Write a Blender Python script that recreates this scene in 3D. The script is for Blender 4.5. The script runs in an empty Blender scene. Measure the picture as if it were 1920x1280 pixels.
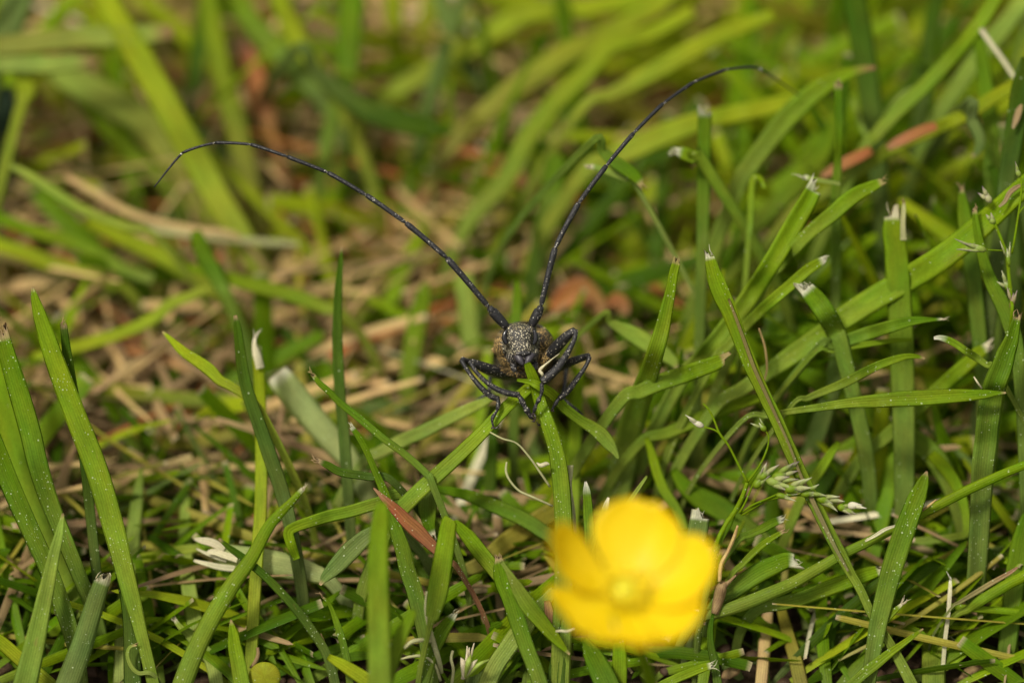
import bpy, bmesh, math, random
import numpy as np
from mathutils import Vector, Matrix
R = math.radians
C = bpy.context.scene.collection
scn = bpy.context.scene
scn.unit_settings.system = 'METRIC'
scn.unit_settings.scale_length = 0.01          # one unit is one centimetre

# ---------------------------------------------------------------- camera
H = 2.4                    # height of the beetle's head above the soil
PITCH = R(42)
DIST = 34.0
FW = Vector((0, math.cos(PITCH), -math.sin(PITCH)))
UP = Vector((0, math.sin(PITCH), math.cos(PITCH)))
RT = Vector((1, 0, 0))
FOC = Vector((0, 0, H))
EYE = FOC - FW * DIST
WIDTH = 8.7                # centimetres across the picture at the beetle
PX = WIDTH / 1920.0
cam = bpy.data.cameras.new('camera')
co = bpy.data.objects.new('camera', cam)
C.objects.link(co)
co.location = EYE
co.rotation_euler = (math.pi / 2 - PITCH, 0, 0)
cam.sensor_width = 36
cam.lens = 36 * DIST / WIDTH
cam.clip_start = 1
cam.clip_end = 3000
cam.dof.use_dof = True
cam.dof.focus_distance = DIST
cam.dof.aperture_fstop = cam.lens * 1e-3 / 1.4
cam.dof.aperture_blades = 9
scn.camera = co

# ---------------------------------------------------------------- light
w = bpy.data.worlds.new('World')
scn.world = w
w.use_nodes = True
nt = w.node_tree
sky = nt.nodes.new('ShaderNodeTexSky')
sky.sky_type = 'NISHITA'
sky.sun_disc = False
SUN_EL, SUN_AZ = R(62), R(-125)
sky.sun_elevation = SUN_EL
sky.sun_rotation = SUN_AZ
sky.air_density = 1.0
sky.dust_density = 6.0
sky.ozone_density = 1.0
# thin bright cloud over the blue: half of the sky light comes from the cloud layer
cloud = nt.nodes.new('ShaderNodeMix'); cloud.data_type = 'RGBA'; cloud.inputs[0].default_value = .72
cloud.inputs[7].default_value = (5.6, 5.35, 4.6, 1)
nt.links.new(sky.outputs[0], cloud.inputs[6])
nt.links.new(cloud.outputs[2], nt.nodes['Background'].inputs[0])
nt.nodes['Background'].inputs[1].default_value = 0.11
sl = bpy.data.lights.new('sun', 'SUN')
sl.energy = 3.0
sl.angle = R(9)
sl.color = (1.0, 0.94, 0.82)
so = bpy.data.objects.new('sun', sl)
C.objects.link(so)
so.location = (0, 0, 60)
sd = Vector((math.sin(SUN_AZ) * math.cos(SUN_EL), math.cos(SUN_AZ) * math.cos(SUN_EL), math.sin(SUN_EL)))
so.rotation_euler = sd.to_track_quat('Z', 'Y').to_euler()
scn.view_settings.view_transform = 'Standard'
scn.view_settings.look = 'None'
scn.view_settings.exposure = 0.56
scn.view_settings.gamma = 1
scn.cycles.max_bounces = 8
scn.cycles.transmission_bounces = 4

# ---------------------------------------------------------------- measuring
def P(x, y, d=0.0):
    """the point seen at (x, y) of the 1920 wide photograph, d centimetres behind the beetle's head"""
    k = 1 + d / DIST
    return FOC + FW * d + RT * ((x - 960) * PX * k) + UP * ((640 - y) * PX * k)

def ground_depth(y, z=0.0):
    v = (640 - y) * PX
    # (FOC + FW d + UP v (1+d/D)).z = z
    return (H - z + v * math.cos(PITCH)) / (math.sin(PITCH) - v * math.cos(PITCH) / DIST)

def project(q):
    r = q - FOC
    d = r.dot(FW)
    k = 1 + d / DIST
    return 960 + r.x / (PX * k), 640 - r.dot(UP) / (PX * k), d

# ---------------------------------------------------------------- materials
def newmat(name):
    m = bpy.data.materials.new(name)
    m.use_nodes = True
    n = m.node_tree.nodes
    n.clear()
    return m, n, m.node_tree.links

def math_node(n, l, op, a, b=None, c=None, clamp=False):
    k = n.new('ShaderNodeMath')
    k.operation = op
    k.use_clamp = clamp
    for i, v in enumerate((a, b, c)):
        if v is None: continue
        if isinstance(v, (int, float)): k.inputs[i].default_value = v
        else: l.new(v, k.inputs[i])
    return k.outputs[0]

def mixc(n, l, f, a, b, mode='MIX'):
    k = n.new('ShaderNodeMix')
    k.data_type = 'RGBA'
    k.blend_type = mode
    for s, v in ((k.inputs[0], f), (k.inputs[6], a), (k.inputs[7], b)):
        if isinstance(v, (int, float)): s.default_value = v
        elif isinstance(v, tuple): s.default_value = v + (1,) if len(v) == 3 else v
        else: l.new(v, s)
    return k.outputs[2]

def noise(n, l, vec, scale, detail=3, rough=.5):
    k = n.new('ShaderNodeTexNoise')
    k.inputs['Scale'].default_value = scale
    k.inputs['Detail'].default_value = detail
    k.inputs['Roughness'].default_value = rough
    l.new(vec, k.inputs['Vector'])
    return k.outputs['Fac']

def ramp(n, l, f, a, b, x=0., y=1.):
    k = n.new('ShaderNodeMapRange')
    l.new(f, k.inputs[0])
    for i, v in enumerate((a, b, x, y)): k.inputs[i + 1].default_value = v
    return k.outputs[0]

def scaled(n, l, vec, s):
    k = n.new('ShaderNodeMapping')
    k.inputs['Scale'].default_value = s
    l.new(vec, k.inputs['Vector'])
    return k.outputs[0]

def blade_material(name, rough=.42, trans=.42, ribs=True, spec=.06):
    m, n, l = newmat(name)
    at = n.new('ShaderNodeAttribute'); at.attribute_name = 'tint'
    uv = n.new('ShaderNodeUVMap'); uv.uv_map = 'UVMap'
    sx = n.new('ShaderNodeSeparateXYZ'); l.new(uv.outputs[0], sx.inputs[0])
    v = uv.outputs[0]
    geo = n.new('ShaderNodeNewGeometry')
    wob = noise(n, l, scaled(n, l, v, (3, .8, 1)), 2.0, 2)
    fx = math_node(n, l, 'MULTIPLY_ADD', sx.outputs[0], 2 * math.pi / .021, math_node(n, l, 'MULTIPLY', wob, 3.0))
    rib = math_node(n, l, 'MULTIPLY_ADD', math_node(n, l, 'SINE', fx), .5, .5)
    streak = noise(n, l, scaled(n, l, v, (26, 1.4, 1)), 3.0, 4, .6)
    mott = noise(n, l, scaled(n, l, v, (3.5, 1.1, 1)), 2.2, 4, .6)
    fine = noise(n, l, geo.outputs['Position'], 55, 3, .6)
    base = at.outputs['Color']
    f = math_node(n, l, 'MULTIPLY_ADD', streak, .5, .62)
    f = math_node(n, l, 'MULTIPLY_ADD', rib, .16 if ribs else .02, f)
    f = math_node(n, l, 'MULTIPLY', f, ramp(n, l, mott, .3, .7, .78, 1.2))
    f = math_node(n, l, 'MULTIPLY', f, ramp(n, l, fine, .3, .7, .88, 1.1))
    cr = n.new('ShaderNodeCombineXYZ')
    for i in range(3): l.new(f, cr.inputs[i])
    col = mixc(n, l, 1.0, base, cr.outputs[0], 'MULTIPLY')
    # slightly yellower patches along the blade
    hs = n.new('ShaderNodeHueSaturation')
    l.new(col, hs.inputs['Color'])
    l.new(ramp(n, l, noise(n, l, scaled(n, l, v, (5, 1.6, 1)), 1.5, 3), .3, .7, .478, .508), hs.inputs['Hue'])
    col = hs.outputs[0]
    # small tan scars where the leaf was bruised
    scar = ramp(n, l, noise(n, l, scaled(n, l, v, (7, 2.2, 1)), 1.7, 5, .65), .66, .73, 0., .7)
    col = mixc(n, l, scar, col, mixc(n, l, .5, (.26, .17, .06), col))
    # pale dust and stomatal specks on the surface
    vo = n.new('ShaderNodeTexVoronoi'); vo.inputs['Scale'].default_value = 46
    l.new(geo.outputs['Position'], vo.inputs['Vector'])
    sc = n.new('ShaderNodeSeparateColor'); l.new(vo.outputs['Color'], sc.inputs[0])
    patch = ramp(n, l, noise(n, l, v, 4.0, 2), .42, .68, .02, 1.35)
    dens = math_node(n, l, 'MULTIPLY', at.outputs['Alpha'], patch)
    on = math_node(n, l, 'LESS_THAN', sc.outputs[0], dens)
    rad = math_node(n, l, 'MULTIPLY_ADD', math_node(n, l, 'POWER', sc.outputs[1], 3.0), .24, .13)
    dot = math_node(n, l, 'LESS_THAN', vo.outputs['Distance'], rad)
    sp = math_node(n, l, 'MULTIPLY', on, dot)
    col = mixc(n, l, math_node(n, l, 'MULTIPLY', sp, .65), col, (.58, .66, .40))
    hgt = math_node(n, l, 'MULTIPLY_ADD', rib, .5 if ribs else .05, math_node(n, l, 'MULTIPLY', streak, .5))
    hgt = math_node(n, l, 'MULTIPLY_ADD', sp, .8, hgt)
    bp = n.new('ShaderNodeBump'); bp.inputs['Strength'].default_value = .55; bp.inputs['Distance'].default_value = .006
    l.new(hgt, bp.inputs['Height'])
    pr = n.new('ShaderNodeBsdfPrincipled')
    l.new(col, pr.inputs['Base Color'])
    l.new(ramp(n, l, streak, .3, .7, rough - .08, rough + .14), pr.inputs['Roughness'])
    pr.inputs['Specular IOR Level'].default_value = spec
    l.new(bp.outputs[0], pr.inputs['Normal'])
    tr = n.new('ShaderNodeBsdfTranslucent')
    l.new(mixc(n, l, 1.0, col, (1.5, 1.45, .6), 'MULTIPLY'), tr.inputs[0])
    mx = n.new('ShaderNodeMixShader'); mx.inputs[0].default_value = trans
    l.new(pr.outputs[0], mx.inputs[1]); l.new(tr.outputs[0], mx.inputs[2])
    o = n.new('ShaderNodeOutputMaterial'); l.new(mx.outputs[0], o.inputs[0])
    return m

M_GRASS = blade_material('grass_blade')
M_DRY = blade_material('dry_blade', .6, .2, True, .25)
M_SEED = blade_material('seed', .5, .3, False, .35)

def soil_material():
    m, n, l = newmat('soil')
    g = n.new('ShaderNodeNewGeometry').outputs['Position']
    a = noise(n, l, g, .8, 5, .6); b = noise(n, l, g, 9, 6, .65); c = noise(n, l, g, 40, 4, .6)
    col = mixc(n, l, ramp(n, l, a, .35, .65), (.016, .009, .005), (.045, .027, .014))
    col = mixc(n, l, ramp(n, l, b, .45, .7), col, (.075, .047, .025))
    # paler earth behind the beetle; darker earth in front
    sp_ = n.new('ShaderNodeSeparateXYZ'); l.new(g, sp_.inputs[0])
    dry = ramp(n, l, math_node(n, l, 'MULTIPLY_ADD', a, 2.5, math_node(n, l, 'MULTIPLY_ADD', sp_.outputs[0], -.35, sp_.outputs[1])), 1.2, 3.4)
    col = mixc(n, l, dry, col, mixc(n, l, ramp(n, l, b, .35, .7), (.085, .05, .02), (.20, .13, .06)))
    pr = n.new('ShaderNodeBsdfPrincipled'); l.new(col, pr.inputs['Base Color'])
    pr.inputs['Roughness'].default_value = .9
    pr.inputs['Specular IOR Level'].default_value = .2
    bp = n.new('ShaderNodeBump'); bp.inputs['Strength'].default_value = .9; bp.inputs['Distance'].default_value = .06
    l.new(math_node(n, l, 'MULTIPLY_ADD', c, .4, b), bp.inputs['Height']); l.new(bp.outputs[0], pr.inputs['Normal'])
    o = n.new('ShaderNodeOutputMaterial'); l.new(pr.outputs[0], o.inputs[0])
    return m
M_SOIL = soil_material()

def beetle_material(name, base=(.005, .005, .006), rough=.40):
    m, n, l = newmat(name)
    at = n.new('ShaderNodeAttribute'); at.attribute_name = 'tint'      # rgb: hair colour, alpha: hair cover
    g = n.new('ShaderNodeNewGeometry').outputs['Position']
    vo = n.new('ShaderNodeTexVoronoi'); vo.inputs['Scale'].default_value = 78; l.new(g, vo.inputs['Vector'])
    sc = n.new('ShaderNodeSeparateColor'); l.new(vo.outputs['Color'], sc.inputs[0])
    pt = ramp(n, l, noise(n, l, g, 14, 4, .6), .35, .62, .35, 1.35)
    dens = math_node(n, l, 'MULTIPLY', at.outputs['Alpha'], pt)
    on = math_node(n, l, 'LESS_THAN', sc.outputs[0], dens)
    dot = math_node(n, l, 'LESS_THAN', vo.outputs['Distance'], math_node(n, l, 'MULTIPLY_ADD', sc.outputs[1], .25, .26))
    hair = math_node(n, l, 'MULTIPLY', on, dot)
    fine = noise(n, l, g, 110, 3, .7)
    b0 = mixc(n, l, ramp(n, l, fine, .35, .7), base, tuple(c * 2.4 for c in base))
    hc = mixc(n, l, ramp(n, l, sc.outputs[2], 0, 1), mixc(n, l, 1., at.outputs['Color'], (.55, .5, .45), 'MULTIPLY'),
              mixc(n, l, 1., at.outputs['Color'], (1.5, 1.5, 1.55), 'MULTIPLY'))
    b0 = mixc(n, l, math_node(n, l, 'MULTIPLY', at.outputs['Alpha'], .07), b0, at.outputs['Color'])
    col = mixc(n, l, hair, b0, hc)
    pr = n.new('ShaderNodeBsdfPrincipled'); l.new(col, pr.inputs['Base Color'])
    l.new(math_node(n, l, 'MULTIPLY_ADD', hair, .3, rough), pr.inputs['Roughness'])
    pr.inputs['Specular IOR Level'].default_value = .34
    bp = n.new('ShaderNodeBump'); bp.inputs['Strength'].default_value = .8; bp.inputs['Distance'].default_value = .006
    hh = math_node(n, l, 'MULTIPLY_ADD', hair, .6, math_node(n, l, 'MULTIPLY', vo.outputs['Distance'], .8))
    l.new(math_node(n, l, 'MULTIPLY_ADD', fine, .5, hh), bp.inputs['Height']); l.new(bp.outputs[0], pr.inputs['Normal'])
    o = n.new('ShaderNodeOutputMaterial'); l.new(pr.outputs[0], o.inputs[0])
    return m
M_BEETLE = beetle_material('beetle_shell')

def plain(name, col, rough=.5, trans=0, tcol=None, spec=.5, ns=0, amt=.3):
    m, n, l = newmat(name)
    g = n.new('ShaderNodeNewGeometry').outputs['Position']
    c = (col + (1,))
    pr = n.new('ShaderNodeBsdfPrincipled'); pr.inputs['Base Color'].default_value = c
    if ns:
        f = noise(n, l, g, ns, 4, .6)
        l.new(mixc(n, l, ramp(n, l, f, .3, .7), tuple(x * (1 - amt) for x in col), tuple(min(1, x * (1 + amt)) for x in col)), pr.inputs['Base Color'])
        bp = n.new('ShaderNodeBump'); bp.inputs['Strength'].default_value = .4; bp.inputs['Distance'].default_value = .01
        l.new(f, bp.inputs['Height']); l.new(bp.outputs[0], pr.inputs['Normal'])
    pr.inputs['Roughness'].default_value = rough
    pr.inputs['Specular IOR Level'].default_value = spec
    o = n.new('ShaderNodeOutputMaterial')
    if trans:
        tr = n.new('ShaderNodeBsdfTranslucent'); tr.inputs[0].default_value = (tcol or col) + (1,)
        mx = n.new('ShaderNodeMixShader'); mx.inputs[0].default_value = trans
        l.new(pr.outputs[0], mx.inputs[1]); l.new(tr.outputs[0], mx.inputs[2]); l.new(mx.outputs[0], o.inputs[0])
    else:
        l.new(pr.outputs[0], o.inputs[0])
    return m
M_EYE = plain('eye', (.006, .006, .008), .18)
M_MAND = plain('mandible', (.03, .026, .033), .42, ns=60, amt=.4)
M_CLAW = plain('claw', (.02, .012, .01), .3)

# ---------------------------------------------------------------- helpers
def smooth_path(pts, per=6):
    """Catmull-Rom through rows of numbers"""
    pts = [np.array(p, float) for p in pts]
    if len(pts) < 2: return pts
    e = [2 * pts[0] - pts[1]] + pts + [2 * pts[-1] - pts[-2]]
    out = []
    for i in range(1, len(e) - 2):
        a, b, c, d = e[i - 1:i + 3]
        for k in range(per):
            t = k / per
            out.append(.5 * (2 * b + (c - a) * t + (2 * a - 5 * b + 4 * c - d) * t * t + (3 * b - a - 3 * c + d) * t ** 3))
    out.append(pts[-1])
    return out

class Geo:
    """collects vertices, faces, tint and uv, then links them as one mesh object"""
    def __init__(s): s.v = []; s.f = []; s.c = []; s.uv = []
    def build(s, name, mat, parent=None):
        me = bpy.data.meshes.new(name)
        me.from_pydata(s.v, [], s.f)
        me.materials.append(mat)
        me.polygons.foreach_set('use_smooth', [True] * len(me.polygons))
        if s.c:
            a = me.attributes.new('tint', 'FLOAT_COLOR', 'POINT')
            a.data.foreach_set('color', np.array(s.c, 'f').ravel())
        if s.uv:
            u = me.uv_layers.new(name='UVMap')
            li = np.zeros(len(me.loops), 'i'); me.loops.foreach_get('vertex_index', li)
            u.data.foreach_set('uv', np.array(s.uv, 'f')[li].ravel())
        me.update()
        o = bpy.data.objects.new(name, me)
        C.objects.link(o)
        if parent: o.parent = parent
        return o

VIEW = -FW
def frames(pts, roll):
    """tangent, side and normal for every ring; the flat face looks roughly at the photographer, turned by roll"""
    n = len(pts); out = []
    for i in range(n):
        t = pts[min(i + 1, n - 1)] - pts[max(i - 1, 0)]
        if t.length < 1e-6: t = Vector((0, 0, 1))
        t.normalize()
        s = t.cross(VIEW)
        if s.length < .12: s = out[-1][1].copy() if out else RT.copy()
        s.normalize()
        r = roll[i] if isinstance(roll, list) else roll
        s = Matrix.Rotation(r, 3, t) @ s
        if out and s.dot(out[-1][1]) < 0: s = -s
        out.append((t, s, s.cross(t).normalized()))
    return out

def ribbon(g, pts, wid, col, roll=0., fold=.22, thick=.1, cols=7, cut=0, rng=random, dens=0., tipcol=(.5, .45, .3), tiplen=.06, round_=0.):
    """a solid grass blade: closed cross-section, folded along its midrib. pts[0] is the tip."""
    fr = frames(pts, roll)
    L = [0.]
    for a, b in zip(pts, pts[1:]): L.append(L[-1] + (b - a).length)
    slant = rng.uniform(-1.6, 1.6); jag = [rng.uniform(-.6, .8) + slant * (q / (cols - 1) * 2 - 1) for q in range(cols)] if cut else None
    base = len(g.v); ring = 2 * cols - 2
    u0 = rng.uniform(0, 50); v0 = rng.uniform(0, 50)
    for i, p in enumerate(pts):
        t, s, nn = fr[i]
        hw = wid[i] / 2
        c = col[i] if isinstance(col, list) else col
        k = max(0., 1 - L[i] / tiplen) if tiplen else 0
        if cut: k = min(1, k * 1.3)
        cc = tuple(c[j] * (1 - k) + tipcol[j] * k for j in range(3)) + (dens,)
        loop = [(q, 1) for q in range(cols)] + [(q, -1) for q in range(cols - 2, 0, -1)]
        for q, side in loop:
            u = q / (cols - 1) * 2 - 1
            if round_:
                h = math.sqrt(max(0, 1 - u * u)) * side * hw * round_
            else:
                h = (abs(u) * fold) * hw * 2 + side * thick * hw * (1 - u * u) + (.05 * hw * side * math.cos(u * 9.4) if cols > 5 and side > 0 else 0)
            pos = p + s * (u * hw) + nn * h
            if cut and i == 0: pos = pos - t * (jag[q] * min(wid[0], .16) * .55)
            g.v.append(tuple(pos)); g.c.append(cc); g.uv.append((u0 + u * hw * (1 if side > 0 else .97), v0 + L[i]))
    for i in range(len(pts) - 1):
        for q in range(ring):
            a = base + i * ring + q; b = base + i * ring + (q + 1) % ring
            g.f.append((a, b, b + ring, a + ring))
    g.f.append(tuple(base + q for q in range(ring)))
    g.f.append(tuple(base + (len(pts) - 1) * ring + q for q in reversed(range(ring))))
    if cut:            # torn fibres left by the mower
        for _ in range(cut):
            u = rng.uniform(-.9, .9)
            t, s, nn = fr[0]
            a = pts[0] + s * (u * wid[0] / 2) + t * .01
            ln = rng.uniform(.03, .1) * (1.3 if rng.random() < .25 else 1)
            dr = (-t + s * rng.uniform(-.5, .5) + nn * rng.uniform(-.5, .5)).normalized()
            d2 = (dr + s * rng.uniform(-.9, .9) + nn * rng.uniform(-.6, .6)).normalized()
            tube(g, [a, a + dr * ln * .5, a + (dr * .5 + d2 * .5) * ln], [.005, .004, .0012], 4, tipcol + (0.,))

def tube(g, pts, rad, seg, col, squash=None):
    pts = [Vector(p) for p in pts]
    base = len(g.v); n = len(pts); ref = None
    for i, p in enumerate(pts):
        t = (pts[min(i + 1, n - 1)] - pts[max(i - 1, 0)])
        t = t.normalized() if t.length > 1e-7 else Vector((0, 0, 1))
        if ref is None:
            ref = t.cross(Vector((.31, .52, .79))).normalized()
        a = (ref - t * ref.dot(t)).normalized(); b = t.cross(a); ref = a
        c = col[i] if isinstance(col, list) else col
        for k in range(seg):
            an = 2 * math.pi * k / seg
            q = p + (a * math.cos(an) + b * math.sin(an)) * rad[i]
            g.v.append(tuple(q)); g.c.append(c); g.uv.append((k / seg * rad[i] * 6, i * .1))
    for i in range(n - 1):
        for k in range(seg):
            a = base + i * seg + k; b = base + i * seg + (k + 1) % seg
            g.f.append((a, b, b + seg, a + seg))
    g.f.append(tuple(base + k for k in reversed(range(seg))))
    g.f.append(tuple(base + (n - 1) * seg + k for k in range(seg)))

def pathtube(g, nodes, seg=10, col=(.3, .3, .3, 1), per=5):
    """nodes: (point, radius)"""
    s = smooth_path([tuple(p) + (r,) for p, r in nodes], per)
    tube(g, [Vector(q[:3]) for q in s], [max(.0008, q[3]) for q in s], seg, col)

def blob(g, c, ax, rad, col=(.3, .3, .3, 1), nu=20, nv=14, power=1.0):
    """an ellipsoid on the axes ax with radii rad"""
    base = len(g.v)
    for i in range(nv + 1):
        th = math.pi * i / nv
        for k in range(nu):
            ph = 2 * math.pi * k / nu
            x, y, z = math.sin(th) * math.cos(ph), math.sin(th) * math.sin(ph), math.cos(th)
            f = lambda q: math.copysign(abs(q) ** power, q)
            p = c + ax[0] * (f(x) * rad[0]) + ax[1] * (f(y) * rad[1]) + ax[2] * (f(z) * rad[2])
            g.v.append(tuple(p)); g.c.append(col); g.uv.append((ph * rad[0], th * rad[2]))
    for i in range(nv):
        for k in range(nu):
            a = base + i * nu + k; b = base + i * nu + (k + 1) % nu
            g.f.append((a, a + nu, b + nu, b))

def tag(o, label=None, cat=None, group=None, kind=None):
    if label: o['label'] = label
    if cat: o['category'] = cat
    if group: o['group'] = group
    if kind: o['kind'] = kind
    return o

def empty(name, loc):
    o = bpy.data.objects.new(name, None)
    o.location = loc
    o.empty_display_size = .2
    C.objects.link(o)
    return o

def adopt(child, root):
    """parent a mesh made in world coordinates to an Empty that stands elsewhere, leaving it where it is"""
    off = Vector(root.location)
    for p in (root.parent,):
        if p: off += Vector(p.location)
    child.data.transform(Matrix.Translation(-off))
    child.parent = root
    return child

# ---------------------------------------------------------------- soil
random.seed(11)
def make_ground():
    g = Geo()
    nx = 150
    # fine grid where the lawn is built, stretched out to the horizon
    def co_(i, c):
        t = i / nx * 2 - 1
        return c + 14 * t + 500 * math.copysign(max(0, abs(t) - .8) ** 3 * 125, t)
    from mathutils import noise as mn
    for j in range(nx + 1):
        for i in range(nx + 1):
            x, y = co_(i, 0), co_(j, 3)
            z = -.10 + .16 * mn.noise(Vector((x * .55, y * .55, 3))) + .10 * mn.noise(Vector((x * 1.9, y * 1.9, 8))) + .05 * mn.noise(Vector((x * 5, y * 5, 1)))
            g.v.append((x, y, z))
    for j in range(nx):
        for i in range(nx):
            a = j * (nx + 1) + i
            g.f.append((a, a + 1, a + nx + 2, a + nx + 1))
    return tag(g.build('ground', M_SOIL), 'dark brown soil under the mown lawn', kind='structure')
make_ground()

# ---------------------------------------------------------------- colours (surface albedo)
TINT = {
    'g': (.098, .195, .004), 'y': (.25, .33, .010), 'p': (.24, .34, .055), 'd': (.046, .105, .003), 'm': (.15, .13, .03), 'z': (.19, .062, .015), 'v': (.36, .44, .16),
    'b': (.13, .205, .045), 'o': (.25, .235, .025), 's': (.47, .34, .13), 'r': (.29, .115, .025),
    'w': (.56, .53, .34), 'l': (.155, .262, .005), 'k': (.03, .055, .03), 'n': (.25, .175, .075), 'q': (.40, .41, .20),
}

# ---------------------------------------------------------------- blades of grass the photograph shows one by one
blade_count = 0
def T(label, code, tip, spec, roll=None, fold=None, dens=None, name='grass_blade', group='grass blades one can pick out in the lawn',
      cat='grass blade', round_=0., root=True, second=None):
    """tip kinds: pt pointed, cut mown square and frayed, br brown tip, no plain. spec: x,y,width,depth from the tip to the base in photo pixels"""
    global blade_count
    blade_count += 1
    rng = random.Random(blade_count * 7 + 3)
    rows = []; d = 0.
    for tok in spec.split():
        q = [float(t) for t in tok.split(',')]
        if len(q) > 3: d = q[3]
        rows.append([q[0], q[1], q[2], d])
    pts = []
    for x, y, wd, d in rows:
        gd = ground_depth(y, .12)
        if d > gd: d = gd
        p = P(x, y, d)
        pts.append(tuple(p) + (wd * PX * (1 + d / DIST),))
    if root:
        a, b = Vector(pts[-2][:3]), Vector(pts[-1][:3])
        t = (b - a).normalized()
        z = b.z
        if z > .15:
            h = Vector((t.x, t.y, 0))
            if h.length > 1e-3: h.normalize()
            w1 = pts[-1][3]
            pts.append(tuple(b + h * (z * .28) + Vector((0, 0, -z * .5))) + (w1 * .9,))
            pts.append(tuple(b + h * (z * .36) + Vector((0, 0, -z - .15))) + (w1 * .7,))
    s = smooth_path(pts, 6)
    vp = [Vector(q[:3]) for q in s]; wd = [max(.006, q[3]) for q in s]
    mean_d = sum(r[3] for r in rows) / len(rows)
    if roll is None: roll = rng.uniform(-22, 22)
    roll = R(roll)
    wd = [x_ / max(.5, math.cos(roll)) for x_ in wd]
    if fold is None: fold = rng.uniform(.08, .26)
    if dens is None: dens = rng.uniform(.25, .6) if abs(mean_d) < .5 else rng.uniform(.05, .25)
    base = TINT[code]
    jit = rng.uniform(.88, 1.12)
    n = len(vp); cols = []
    c2 = TINT[second] if second else base
    for i in range(n):
        k = i / (n - 1)
        kk = k * k * .35
        cols.append(tuple((base[j] * (1 - k) + c2[j] * k) * jit * (1 - kk) + (TINT['q'][j] * .6) * kk for j in range(3)))
    g = Geo()
    tc, tl, cut = (.5, .45, .3), 0., 0
    if tip == 'cut': cut = rng.randint(2, 5); tc = rng.choice([(.62, .58, .42), (.45, .34, .18), (.60, .60, .46), (.36, .30, .12)]); tl = rng.uniform(.03, .06)
    elif tip == 'pt': tc = (.45, .33, .18); tl = .05
    elif tip == 'br': tc = (.28, .16, .08); tl = .22
    elif tip == 'wh': tc = (.75, .72, .66); tl = .12
    ribbon(g, vp, wd, cols, roll, fold, .12, 9 if abs(mean_d) < .8 else 7, cut, rng, dens, tc, tl, round_)
    mat = M_DRY if code in 'srnwmz' else M_GRASS
    org = Vector(vp[-1])
    o = g.build(name, mat)
    o.data.transform(Matrix.Translation(-org)); o.location = org
    tag(o, label, cat, group)
    return o

# ---- lower edge and left side, mostly in focus
T('tall bright green blade with pinched straw tip, before the brown litter left of beetle', 'l', 'pt', '61,538,5,0 66,560,16 78,600,28 105,680,38 143,780,42 182,880,44 213,985,42 240,1090,36,-.05 266,1190,26 290,1290,24', 8, .12, .55)
T('shade-tinted folded half of the tall blade, curving down to the bottom edge', 'd', 'no', '205,955,6,.06 222,1030,28 236,1090,32 246,1160,32 250,1290,34', 20, .1, .4)  # dark tint paints in the shade side of the tall blade
T('green blade at the picture edge with a whitish torn cut tip', 'g', 'cut', '4,628,30,.0 16,670,34 38,740,40 58,810,42 72,870,40 94,940,36,.1 126,1020,32 158,1100,28,.2', 12, .12, .6)
T('slender dark blade just behind the tall bright blade', 'd', 'cut', '119,606,13,.12 128,680,20 142,770,24 158,850,22 168,950,20,.3 182,1080,20', 10)
T('broad soft green blade rising from the lower left corner', 'l', 'no', '-60,560,30,.7 -14,690,44 22,800,52 54,900,56 96,1020,52 138,1140,44 160,1230,40', 0, .06, .05)
T('green blade with a dust-speckled edge leaning in from the left border', 'g', 'no', '-40,760,30,.0 -12,820,38 20,900,40 55,980,38 95,1068,36 125,1150,34', 24, .2, .6)
T('pale narrow blade ending in a fine point above the lower left corner', 'p', 'pt', '118,962,4,-.3 111,1000,16 101,1040,22 88,1100,28 76,1155,34 62,1220,40 44,1295,46', -10, .15, .35, second='g')
T('bluish green tubular stalk cut flat with a tan rim', 'b', 'cut', '193,1086,30,-.1 181,1120,34 160,1190,40 143,1240,44 122,1300,48', 0, .0, .3, round_=.55)
T('yellow-green blade slanting through the lower left corner', 'y', 'no', '-30,1180,22,.0 2,1203,26 50,1245,28 106,1295,30', 10, .1, .1)
T('pale blurred upright blade behind the tall bright blade, tapering from a thin tip', 'p', 'no', '266,876,6,1.3 258,930,22 250,1000,28,1.0 240,1090,30,.7 232,1150,30,.5 228,1280,32,.3', 0, .1, .05)
T('pale upright blade standing alone over the dry litter with a dark gap below it', 'p', 'no', '350,900,6,1.4 347,960,20,1.2 347,1020,26,1 354,1100,30,.6 368,1180,34,.4', 0, .1, .05)
T('thick dew-speckled green stalk rising diagonally to a glistening tip', 'l', 'cut', '568,916,9,-.2 545,942,15 522,965,19 502,990,22 470,1048,26 434,1098,31 396,1160,34 363,1228,36 338,1295,38', 0, .0, .8, round_=.5)
T('thin dark blade crossing behind the speckled diagonal stalk', 'd', 'pt', '410,1009,4,-.16 430,1026,11 460,1048,15 504,1086,16 554,1140,17 591,1190,18 615,1232,18 632,1295,20', 5, .1, .75)
T('short pointed blade at the bottom edge below the crossing stalks', 'l', 'pt', '433,1161,3,-.2 437,1185,18 441,1213,26 448,1250,30 456,1295,32', 0, .2, .5)
T('pale curled shred hooking around a dark blade near the bottom edge', 'p', 'cut', '256,1208,5,-.1 243,1213,6 239,1228,7 246,1248,8 260,1261,8 284,1262,8', 0, .1, .5)
T('short frayed stub behind the base of the speckled stalk', 'p', 'cut', '327,1160,7,.3 340,1177,12 355,1188,20 378,1215,26 398,1240,28 408,1290,26', 0, .1, .1)
T('yellow-green upright stem with a white feathery torn top', 'y', 'cut', '482,660,18,.8 486,700,22 489,780,22 490,850,23,.7 489,950,24,.5 484,1020,24,.35 476,1140,24,.25 470,1250,24', 0, .1, .05)
T('white feathery shred on the torn stem beside the dark blade', 'w', 'cut', '478,632,5,.75 477,648,9 482,665,15 488,690,16', 0, .1, .1, name='frayed_fibre', cat='grass shred', root=False)
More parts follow.
